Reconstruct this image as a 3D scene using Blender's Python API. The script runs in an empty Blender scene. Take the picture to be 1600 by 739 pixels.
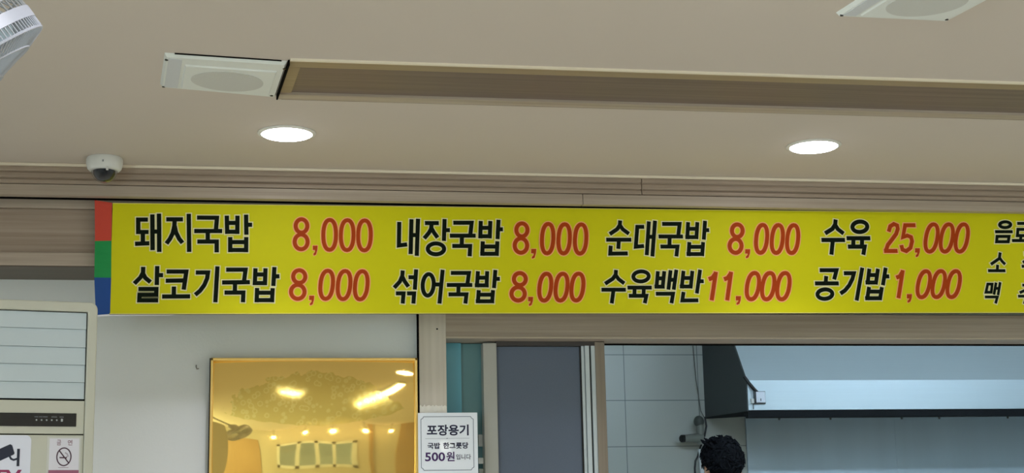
import bpy, bmesh, math, random, json
from mathutils import Vector, Matrix, noise
R = math.radians
S = bpy.context.scene
COL = S.collection
random.seed(7)

# ------------------------------------------------------------------ camera, world, exposure
FPX, YAW, PITCH, ROLL = 2450.0, 0.174357636, 0.197634055, 0.0211223537   # focal length in pixels of a 1600 wide frame
EYE, CEIL = 1.2, 2.4
fwd = Vector((math.sin(YAW)*math.cos(PITCH), math.cos(YAW)*math.cos(PITCH), math.sin(PITCH)))
rg = Vector((math.cos(YAW), -math.sin(YAW), 0)); up = rg.cross(fwd)
cr, sr = math.cos(ROLL), math.sin(ROLL)
rg, up = cr*rg - sr*up, sr*rg + cr*up
cam = bpy.data.cameras.new('camera'); camo = bpy.data.objects.new('camera', cam); COL.objects.link(camo)
cam.sensor_fit = 'HORIZONTAL'; cam.sensor_width = 36.0; cam.lens = FPX*36/1600; cam.clip_start = .05
M4 = Matrix((rg, up, -fwd)).transposed().to_4x4(); M4.translation = Vector((0, 0, EYE))
camo.matrix_world = M4
S.camera = camo
S.view_settings.view_transform = 'Standard'; S.view_settings.look = 'None'
S.view_settings.gamma = 1; S.view_settings.use_curve_mapping = False
S.view_settings.exposure = 0.01
try:
    S.cycles.use_denoising = True; S.cycles.max_bounces = 8; S.cycles.diffuse_bounces = 5; S.cycles.sample_clamp_indirect = 6
except Exception: pass
w = bpy.data.worlds.new('world'); S.world = w; w.use_nodes = True
bg = w.node_tree.nodes['Background']; bg.inputs[0].default_value = (.62, .72, .80, 1); bg.inputs[1].default_value = 1.2
LAMP, BEAM, LAMPCOL = 23.0, 37.0, (1.04, 1.04, 1.15)       # dining room downlights
KTUBE, KCOL = 60, (.70, .91, 1.10)           # kitchen tube lamps

DAY, DAYCOL = 330.0, (.76, .90, 1.0)            # daylight outside the side windows
al = bpy.data.lights.new('daylight', 'AREA'); al.shape = 'RECTANGLE'; al.size = 3.8; al.size_y = 2.0; al.energy = DAY; al.color = DAYCOL
alo = bpy.data.objects.new('daylight', al); COL.objects.link(alo); alo.location = (-2.9, -1.7, 1.5); alo.rotation_euler = (R(90), 0, R(-90))

# ------------------------------------------------------------------ helpers
def c(r, g, b):
    f = lambda v: (v/255/12.92 if v/255 <= .04045 else ((v/255+.055)/1.055)**2.4)
    return (f(r), f(g), f(b), 1)
MATS = {}
def mat(name, col, rough=.6, metal=0, spec=.4, emit=None, es=0, bump=0, bscale=60, var=0, vscale=8, trans=0, coat=0):
    if name in MATS: return MATS[name]
    m = bpy.data.materials.new(name); m.use_nodes = True; MATS[name] = m
    nt = m.node_tree; b = nt.nodes['Principled BSDF']
    b.inputs['Base Color'].default_value = col; b.inputs['Roughness'].default_value = rough
    b.inputs['Metallic'].default_value = metal; b.inputs['Specular IOR Level'].default_value = spec
    b.inputs['Transmission Weight'].default_value = trans; b.inputs['Coat Weight'].default_value = coat
    if emit: b.inputs['Emission Color'].default_value = emit; b.inputs['Emission Strength'].default_value = es
    if bump or var:
        tc = nt.nodes.new('ShaderNodeTexCoord')
    if bump:
        n = nt.nodes.new('ShaderNodeTexNoise'); n.inputs['Scale'].default_value = bscale; n.inputs['Detail'].default_value = 4
        bp = nt.nodes.new('ShaderNodeBump'); bp.inputs['Strength'].default_value = bump; bp.inputs['Distance'].default_value = .01
        nt.links.new(tc.outputs['Object'], n.inputs['Vector']); nt.links.new(n.outputs['Fac'], bp.inputs['Height'])
        nt.links.new(bp.outputs['Normal'], b.inputs['Normal'])
    if var:
        n = nt.nodes.new('ShaderNodeTexNoise'); n.inputs['Scale'].default_value = vscale; n.inputs['Detail'].default_value = 3
        mx = nt.nodes.new('ShaderNodeMix'); mx.data_type = 'RGBA'
        mx.inputs['A'].default_value = tuple(v*(1-var) for v in col[:3])+(1,); mx.inputs['B'].default_value = tuple(min(1, v*(1+var)) for v in col[:3])+(1,)
        nt.links.new(tc.outputs['Object'], n.inputs['Vector']); nt.links.new(n.outputs['Fac'], mx.inputs['Factor'])
        nt.links.new(mx.outputs['Result'], b.inputs['Base Color'])
    return m
def wood(name, dark, light, axis='X', rough=.45, fine=70):
    if name in MATS: return MATS[name]
    m = bpy.data.materials.new(name); m.use_nodes = True; MATS[name] = m
    nt = m.node_tree; b = nt.nodes['Principled BSDF']; b.inputs['Roughness'].default_value = rough; b.inputs['Specular IOR Level'].default_value = .3
    tc = nt.nodes.new('ShaderNodeTexCoord'); mp = nt.nodes.new('ShaderNodeMapping')
    mp.inputs['Scale'].default_value = {'X': (1.2, fine, fine), 'Z': (fine, fine, 1.2), 'Y': (fine, 1.2, fine)}[axis]
    n = nt.nodes.new('ShaderNodeTexNoise'); n.inputs['Scale'].default_value = 1; n.inputs['Detail'].default_value = 5; n.inputs['Roughness'].default_value = .6
    r = nt.nodes.new('ShaderNodeValToRGB'); r.color_ramp.elements[0].position = .3; r.color_ramp.elements[1].position = .7
    r.color_ramp.elements[0].color = dark; r.color_ramp.elements[1].color = light
    L = nt.links.new
    L(tc.outputs['Object'], mp.inputs['Vector']); L(mp.outputs['Vector'], n.inputs['Vector']); L(n.outputs['Fac'], r.inputs['Fac']); L(r.outputs['Color'], b.inputs['Base Color'])
    return m
def steel(name, col, rough, axis='X', metal=1.0, streak=.08):
    if name in MATS: return MATS[name]
    m = bpy.data.materials.new(name); m.use_nodes = True; MATS[name] = m
    nt = m.node_tree; b = nt.nodes['Principled BSDF']; b.inputs['Metallic'].default_value = metal
    tc = nt.nodes.new('ShaderNodeTexCoord'); mp = nt.nodes.new('ShaderNodeMapping')
    mp.inputs['Scale'].default_value = (2, 160, 160) if axis == 'X' else (9, 9, .35)
    n = nt.nodes.new('ShaderNodeTexNoise'); n.inputs['Scale'].default_value = 1; n.inputs['Detail'].default_value = 4
    mx = nt.nodes.new('ShaderNodeMix'); mx.data_type = 'RGBA'
    mx.inputs['A'].default_value = tuple(v*(1-streak) for v in col[:3])+(1,); mx.inputs['B'].default_value = tuple(min(1, v*(1+streak)) for v in col[:3])+(1,)
    mr = nt.nodes.new('ShaderNodeMapRange'); mr.inputs['To Min'].default_value = rough-.08; mr.inputs['To Max'].default_value = rough+.08
    L = nt.links.new
    L(tc.outputs['Object'], mp.inputs['Vector']); L(mp.outputs['Vector'], n.inputs['Vector']); L(n.outputs['Fac'], mx.inputs['Factor']); L(mx.outputs['Result'], b.inputs['Base Color'])
    L(n.outputs['Fac'], mr.inputs['Value']); L(mr.outputs['Result'], b.inputs['Roughness'])
    return m

class MB:
    """collects geometry for ONE mesh object"""
    def __init__(s): s.v = []; s.f = []; s.mi = []; s.ms = []
    def m(s, mt):
        if mt not in s.ms: s.ms.append(mt)
        return s.ms.index(mt)
    def add(s, vs, fs, mt):
        o = len(s.v); s.v += [tuple(v) for v in vs]; k = s.m(mt)
        for f in fs: s.f.append(tuple(o+i for i in f)); s.mi.append(k)
    def box(s, x0, x1, y0, y1, z0, z1, mt, bev=0):
        if bev:
            bm = bmesh.new(); bmesh.ops.create_cube(bm, size=1)
            for v in bm.verts: v.co = Vector((x0+(v.co.x+.5)*(x1-x0), y0+(v.co.y+.5)*(y1-y0), z0+(v.co.z+.5)*(z1-z0)))
            bmesh.ops.bevel(bm, geom=bm.edges[:], offset=bev, segments=2, affect='EDGES', profile=.5)
            s.bm(bm, mt); return s
        vs = [(x, y, z) for x in (x0, x1) for y in (y0, y1) for z in (z0, z1)]
        s.add(vs, [(0,1,3,2),(4,6,7,5),(0,4,5,1),(2,3,7,6),(0,2,6,4),(1,5,7,3)], mt); return s
    def bm(s, bm, mt, M=None):
        bm.verts.index_update()
        s.add([(M @ v.co) if M else v.co.copy() for v in bm.verts], [[v.index for v in f.verts] for f in bm.faces], mt); bm.free()
    def prism(s, prof, x0, x1, mt, axis='X'):
        n = len(prof)
        P = (lambda a, p: (a, p[0], p[1])) if axis == 'X' else ((lambda a, p: (p[0], a, p[1])) if axis == 'Y' else (lambda a, p: (p[0], p[1], a)))
        vs = [P(x0, p) for p in prof]+[P(x1, p) for p in prof]
        fs = [tuple(range(n))[::-1], tuple(range(n, 2*n))]+[(i, (i+1) % n, n+(i+1) % n, n+i) for i in range(n)]
        s.add(vs, fs, mt); return s
    def tube(s, pts, r, mt, n=8, close=False):
        pts = [Vector(p) for p in pts]; rs = r if isinstance(r, (list, tuple)) else [r]*len(pts)
        ref = None; vs = []; N = len(pts)
        for i, p in enumerate(pts):
            if close: t = pts[(i+1) % N]-pts[i-1]
            else: t = pts[min(i+1, N-1)]-pts[max(i-1, 0)]
            t.normalize()
            if ref is None: ref = t.orthogonal().normalized()
            ref = (ref-t*ref.dot(t)).normalized(); q = t.cross(ref)
            for k in range(n):
                a = 2*math.pi*k/n; vs.append(p+rs[i]*(math.cos(a)*ref+math.sin(a)*q))
        fs = []
        for i in range(N if close else N-1):
            j = (i+1) % N
            for k in range(n): fs.append((i*n+k, i*n+(k+1) % n, j*n+(k+1) % n, j*n+k))
        if not close: fs += [tuple(range(n))[::-1], tuple((N-1)*n+k for k in range(n))]
        s.add(vs, fs, mt); return s
    def lathe(s, prof, mt, M=Matrix(), n=40, cap=True):
        vs = []; N = len(prof)
        for (r, z) in prof:
            for k in range(n):
                a = 2*math.pi*k/n; vs.append(M @ Vector((r*math.cos(a), r*math.sin(a), z)))
        fs = [(i*n+k, i*n+(k+1) % n, (i+1)*n+(k+1) % n, (i+1)*n+k) for i in range(N-1) for k in range(n)]
        if cap: fs += [tuple(range(n))[::-1], tuple((N-1)*n+k for k in range(n))]
        s.add(vs, fs, mt); return s
    def build(s, name, parent=None, smooth=False, bevel=0):
        me = bpy.data.meshes.new(name); me.from_pydata(s.v, [], s.f)
        for mt in s.ms: me.materials.append(mt)
        me.polygons.foreach_set('material_index', s.mi); me.update()
        bm = bmesh.new(); bm.from_mesh(me); bmesh.ops.recalc_face_normals(bm, faces=bm.faces); bm.to_mesh(me); bm.free()
        o = bpy.data.objects.new(name, me); COL.objects.link(o)
        if smooth:
            me.polygons.foreach_set('use_smooth', [True]*len(me.polygons))
            try: me.set_sharp_from_angle(angle=R(38))
            except Exception: pass
        if bevel:
            b = o.modifiers.new('bevel', 'BEVEL'); b.width = bevel; b.segments = 2; b.limit_method = 'ANGLE'; b.angle_limit = R(40)
        if parent: o.parent = parent; o.matrix_parent_inverse = parent.matrix_basis.inverted()
        return o
def tag(o, label=None, cat=None, group=None, kind=None):
    if label: o['label'] = label
    if cat: o['category'] = cat
    if group: o['group'] = group
    if kind: o['kind'] = kind
    return o
def struct(o): o['kind'] = 'structure'; return o
def thing(name, loc, label, cat, group=None):
    o = bpy.data.objects.new(name, None); COL.objects.link(o); o.location = loc; o.empty_display_size = .05
    return tag(o, label, cat, group)
def strip(mb, pts, wd, closed, y, mt):
    """a flat stroke of width wd on the plane Y = y, mitred at its corners"""
    P = [Vector(p) for p in pts]; N = len(P); a = []; b = []
    for i in range(N):
        d0 = (P[i]-P[i-1]) if (i > 0 or closed) else (P[1]-P[0])
        d1 = (P[(i+1) % N]-P[i]) if (i < N-1 or closed) else (P[i]-P[i-1])
        d0.normalize(); d1.normalize(); n0 = Vector((-d0.y, d0.x)); n1 = Vector((-d1.y, d1.x))
        n = (n0+n1); n.normalize(); k = min(1/max(n.dot(n1), .35), 1.9)
        a.append(P[i]+n*k*wd/2); b.append(P[i]-n*k*wd/2)
    vs = [(p.x, y, p.y) for p in a]+[(p.x, y, p.y) for p in b]
    fs = [(i, (i+1) % N, N+(i+1) % N, N+i) for i in range(N if closed else N-1)]
    mb.add(vs, fs, mt)
def extend(pts, e):
    P = [Vector(p) for p in pts]
    P[0] = P[0]+(P[0]-P[1]).normalized()*e; P[-1] = P[-1]+(P[-1]-P[-2]).normalized()*e
    return P
def text(mb, s, x0, x1, z0, z1, y, mt, bold=.02, M=None):
    """flat lettering fitted to the box x0..x1, z0..z1 on the plane Y = y (or moved by M)"""
    cu = bpy.data.curves.new('t', 'FONT'); cu.body = s; cu.offset = bold; cu.fill_mode = 'FRONT'; cu.resolution_u = 3
    o = bpy.data.objects.new('t', cu); COL.objects.link(o)
    dg = bpy.context.evaluated_depsgraph_get(); me = bpy.data.meshes.new_from_object(o.evaluated_get(dg))
    xs = [v.co.x for v in me.vertices]; ys = [v.co.y for v in me.vertices]
    ax, bx, ay, by = min(xs), max(xs), min(ys), max(ys)
    vs = []
    for v in me.vertices:
        p = Vector((x0+(v.co.x-ax)/(bx-ax)*(x1-x0), y, z0+(v.co.y-ay)/(by-ay)*(z1-z0)))
        vs.append(M @ p if M else p)
    mb.add(vs, [list(p.vertices) for p in me.polygons], mt)
    bpy.data.objects.remove(o); bpy.data.curves.remove(cu); bpy.data.meshes.remove(me)

# ------------------------------------------------------------------ materials
CEILM = mat('ceiling_paint', c(205, 195, 182), .85, var=.025, vscale=1.6, bump=.03, bscale=25)
WALLM = mat('wall_paper', c(232, 238, 238), .8, var=.02, vscale=3, bump=.05, bscale=140)
CREAM = mat('cream_bead', c(236, 226, 204), .5)
WOOD = wood('ash_laminate', c(160, 146, 130), c(187, 174, 158))
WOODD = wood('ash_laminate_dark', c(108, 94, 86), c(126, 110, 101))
WOODC = wood('ash_laminate_cornice', c(146, 130, 114), c(176, 160, 143))
WOODV = wood('ash_laminate_upright', c(198, 190, 175), c(212, 204, 190), 'Z')
TAN = wood('tan_edge', c(148, 130, 102), c(162, 144, 116))
GAP = mat('shadow_gap_black', c(12, 10, 8), .9, spec=.05)
WHITE = mat('white_plastic', c(222, 224, 220), .4)
IVORY = mat('ivory_plastic', c(191, 190, 175), .45, var=.02, vscale=5)
BLACK = mat('black_plastic', c(14, 16, 19), .35)
CHROME = mat('chrome', c(200, 205, 210), .2, metal=1)

# ------------------------------------------------------------------ the setting
XL, XR, YN, WY = -2.3, 5.4, -4.0, 5.19
def tilemat(name, col, grout, tw, th, ox, oz, rough=.3):
    m = mat(name, col, rough); nt = m.node_tree; b = nt.nodes['Principled BSDF']
    tc = nt.nodes.new('ShaderNodeTexCoord'); mp = nt.nodes.new('ShaderNodeMapping'); sx = nt.nodes.new('ShaderNodeSeparateXYZ'); cx = nt.nodes.new('ShaderNodeCombineXYZ')
    br = nt.nodes.new('ShaderNodeTexBrick'); br.offset = 0; br.squash = 1
    for k, v in (('Scale', 1), ('Mortar Size', .0022), ('Mortar Smooth', .2), ('Brick Width', tw), ('Row Height', th), ('Bias', 0)): br.inputs[k].default_value = v
    br.inputs['Color1'].default_value = col; br.inputs['Color2'].default_value = tuple(v*.97 for v in col[:3])+(1,); br.inputs['Mortar'].default_value = grout
    mp.inputs['Location'].default_value = (-ox, -oz, 0)
    L = nt.links.new
    L(tc.outputs['Object'], sx.inputs[0]); L(sx.outputs['X'], cx.inputs['X']); L(sx.outputs['Z'], cx.inputs['Y']); L(cx.outputs[0], mp.inputs['Vector']); L(mp.outputs[0], br.inputs['Vector']); L(br.outputs['Color'], b.inputs['Base Color'])
    return m
TILE = tilemat('kitchen_tile', c(186, 190, 184), c(112, 120, 118), .40, .2405, 1.992, 1.718)
FLOORM = mat('floor_tile', c(206, 200, 186), .5, var=.04, vscale=3)
struct(MB().box(XL-.1, XR+.1, YN-.1, 8.2, -.1, 0, FLOORM).build('floor'))
struct(MB().box(XL-.1, XR+.1, YN-.1, 8.2, CEIL, CEIL+.1, CEILM).build('ceiling'))
LY0, LY1, LZ0, LZ1 = -3.6, .2, .35, 2.2
struct(MB().box(XL-.1, XL, YN, LY0, 0, CEIL, WALLM).box(XL-.1, XL, LY1, 8.1, 0, CEIL, WALLM).box(XL-.1, XL, LY0, LY1, 0, LZ0, WALLM).box(XL-.1, XL, LY0, LY1, LZ1, CEIL, WALLM).build('wall_left'))
struct(MB().box(XR, XR+.1, YN, 8.1, 0, CEIL, WALLM).build('wall_right'))
OX0, OX1, OZ0, OZ1 = .677, 4.2, .95, 1.899       # serving opening
wf = MB()
wf.box(XL, .60, WY, WY+.1, 0, CEIL, WALLM).box(.60, OX1+.02, WY, WY+.1, 1.96, CEIL, WALLM).box(.60, OX1+.02, WY, WY+.1, 0, OZ0, WALLM).box(OX1+.02, XR, WY, WY+.1, 0, CEIL, WALLM)
struct(wf.build('wall_front'))
# back wall of the dining room with its window hole
BX0, BX1, BZ0, BZ1 = -.05, 1.66, .80, 1.80
BACKM = mat('cream_wall_paper', c(196, 188, 168), .8)
struct(MB().box(XL, BX0, YN-.1, YN, 0, CEIL, BACKM).box(BX1, XR, YN-.1, YN, 0, CEIL, BACKM).box(BX0, BX1, YN-.1, YN, 0, BZ0, BACKM).box(BX0, BX1, YN-.1, YN, BZ1, CEIL, BACKM).build('wall_back'))
struct(MB().box(.5, XR, 8.0, 8.1, 0, CEIL, TILE).build('wall_kitchen'))
struct(MB().box(.40, .50, WY+.1, 8.0, 0, CEIL, mat('kitchen_side_wall', c(190, 194, 188), .6)).build('wall_kitchen_side'))
# wooden frame of the serving opening
struct(MB().box(.583, OX0, 5.15, 5.30, 0, 1.985, WOODV).build('trim_1', bevel=.002))
struct(MB().prism([(OX0, 1.899), (OX1, 1.899), (OX1, 1.985), (.60, 1.985)], 5.1505, 5.30, WOOD, 'Y').build('trim_2', bevel=.002))
struct(MB().box(.583, .5855, 5.146, 5.19, 0, 1.985, GAP).build('trim_3'))
struct(MB().box(OX0, OX1, 5.1475, 5.16, 1.8985, 1.9035, wood('highlight_edge', c(190, 176, 156), c(204, 190, 170))).build('trim_10'))  # pale bead: the lintel's edge highlight is put into its colour
struct(MB().box(OX1, OX1+.09, 5.15, 5.30, 0, 1.985, WOODV).build('trim_4', bevel=.002))
struct(MB().box(OX0, OX1, 5.10, 5.34, OZ0-.04, OZ0, WOOD, .004).build('trim_5'))
# fascia box along the top of the wall: two rails and a panel between them
fs = MB()
fs.prism([(4.95, 2.277), (4.95, 2.312), (5.19, 2.312), (5.19, 2.277)], XL, XR, WOOD)
fs.prism([(4.962, 2.137), (4.962, 2.277), (5.19, 2.277), (5.19, 2.137)], XL, XR, WOODC)
fs.prism([(4.95, 2.095), (4.95, 2.137), (5.19, 2.137), (5.19, 2.095)], XL, XR, WOOD)
struct(MB().box(XL, XR, 4.9485, 4.952, 2.3045, 2.317, GAP).build('trim_15'))  # black strip that paints in the shade of the gap under the cornice
struct(fs.build('trim_6', bevel=.002))
struct(MB().box(XL, XR, 4.952, 5.19, 2.0915, 2.095, wood('soffit_shade_wood', c(78, 70, 60), c(94, 84, 72))).build('trim_11'))  # dark sheet: shade under the fascia is put into its colour
# cornice: cream bead, reeded upper board, flat lower board, each board in lengths that butt with a fine joint
cn = MB()
cn.box(XL, XR, 4.858, 4.90, 2.391, 2.3995, CREAM)
cn.box(XL, XR, 4.895, 5.19, 2.319, 2.399, GAP)
prof = [(4.90, 2.3905), (4.869, 2.3905), (4.869, 2.378), (4.876, 2.375), (4.871, 2.371), (4.871, 2.357), (4.879, 2.354), (4.873, 2.350), (4.873, 2.338), (4.90, 2.338)]
for a, b in ((XL, 1.2935), (1.2955, 3.7), (3.702, XR)): cn.prism(prof, a, b, WOODC)
for a, b in ((XL, 1.0965), (1.0980, 3.4), (3.402, XR)): cn.box(a, b, 4.878, 4.91, 2.302, 2.3365, WOOD)
struct(cn.build('trim_7', bevel=.0015))
struct(MB().box(OX0, OX1, 5.285, 5.30, 1.8945, 1.8992, GAP).build('trim_8'))
# long wood-lined recess strip in the ceiling
def para(mb, x0, x1, y0, y1, sk, z0, z1, mt, sk2=0):
    # x0 is the left end at y0; the left end slants by sk towards y1
    vs = [(x, y, z) for z in (z0, z1) for (x, y) in ((x0, y0), (x1, y0), (x1+sk2, y1), (x0+sk, y1))]
    mb.add(vs, [(0,3,2,1),(4,5,6,7),(0,1,5,4),(1,2,6,5),(2,3,7,6),(3,0,4,7)], mt)
rc = MB()
para(rc, .1125, XR, 3.746, 3.795, -.0035, 2.3962, 2.401, TAN)
para(rc, .0925, XR, 4.020, 4.066, -.0035, 2.391, 2.401, WOOD)
para(rc, .109, .1395, 3.795, 4.02, -.0165, 2.3955, 2.401, TAN, -.0155)
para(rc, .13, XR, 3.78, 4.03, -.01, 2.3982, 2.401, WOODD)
para(rc, .114, XR, 3.734, 3.746, -.001, 2.3952, 2.401, CREAM)
para(rc, .10, XR, 4.066, 4.071, 0, 2.392, 2.401, GAP)
para(rc, .1085, .1125, 3.748, 4.055, -.022, 2.386, 2.401, GAP, -.022)
struct(rc.build('trim_9'))

# ------------------------------------------------------------------ serving window sash beside the column
wn = thing('window_1', (.96, 5.24, OZ0), None, None); struct(wn)
for k, v in (('frame', None),): pass
PVC = mat('beige_pvc', c(180, 181, 173), .45)
PVCW = mat('white_pvc', c(200, 212, 216), .4)
SCREEN = mat('grey_film', c(95, 107, 124), .55, var=.10, vscale=420)
TEAL = mat('teal_glass', c(92, 166, 186), .3, var=.05, vscale=5)
TEALD = mat('green_glass', c(94, 138, 142), .35, var=.08, vscale=9)
MB().box(.679, .742, 5.262, 5.270, OZ0, 1.897, TEAL).build('teal_pane', wn)['label'] = 'teal tinted pane'
MB().box(.742, .818, 5.282, 5.290, OZ0, 1.897, TEALD).build('green_pane', wn)['label'] = 'dark green tinted pane'
MB().box(.812, .859, 5.225, 5.275, OZ0, 1.893, PVC).build('stile', wn, bevel=.003)['label'] = 'beige stile'
MB().box(.859, 1.150, 5.246, 5.252, OZ0, 1.882, SCREEN).build('screen_panel', wn)['label'] = 'blue grey panel with a fine weave'
MB().box(.859, 1.235, 5.23, 5.28, 1.884, 1.899, mat('dark_track', c(70, 66, 64), .6)).build('track', wn)
MB().box(1.155, 1.1645, 5.235, 5.27, OZ0, 1.884, PVCW).box(1.1665, 1.181, 5.228, 5.27, OZ0, 1.884, PVCW).box(1.188, 1.201, 5.228, 5.27, OZ0, 1.884, PVCW).build('white_stile', wn)['label'] = 'white stile'
MB().box(1.150, 1.156, 5.24, 5.27, OZ0, 1.884, BLACK).box(1.180, 1.189, 5.24, 5.268, OZ0, 1.884, BLACK).build('gasket', wn)['label'] = 'black rubber gasket'
MB().box(1.201, 1.2345, 5.222, 5.285, OZ0, 1.897, wood('brown_post', c(128, 118, 104), c(146, 136, 122), 'Z')).build('jamb', wn, bevel=.002)['label'] = 'brown jamb'

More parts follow.
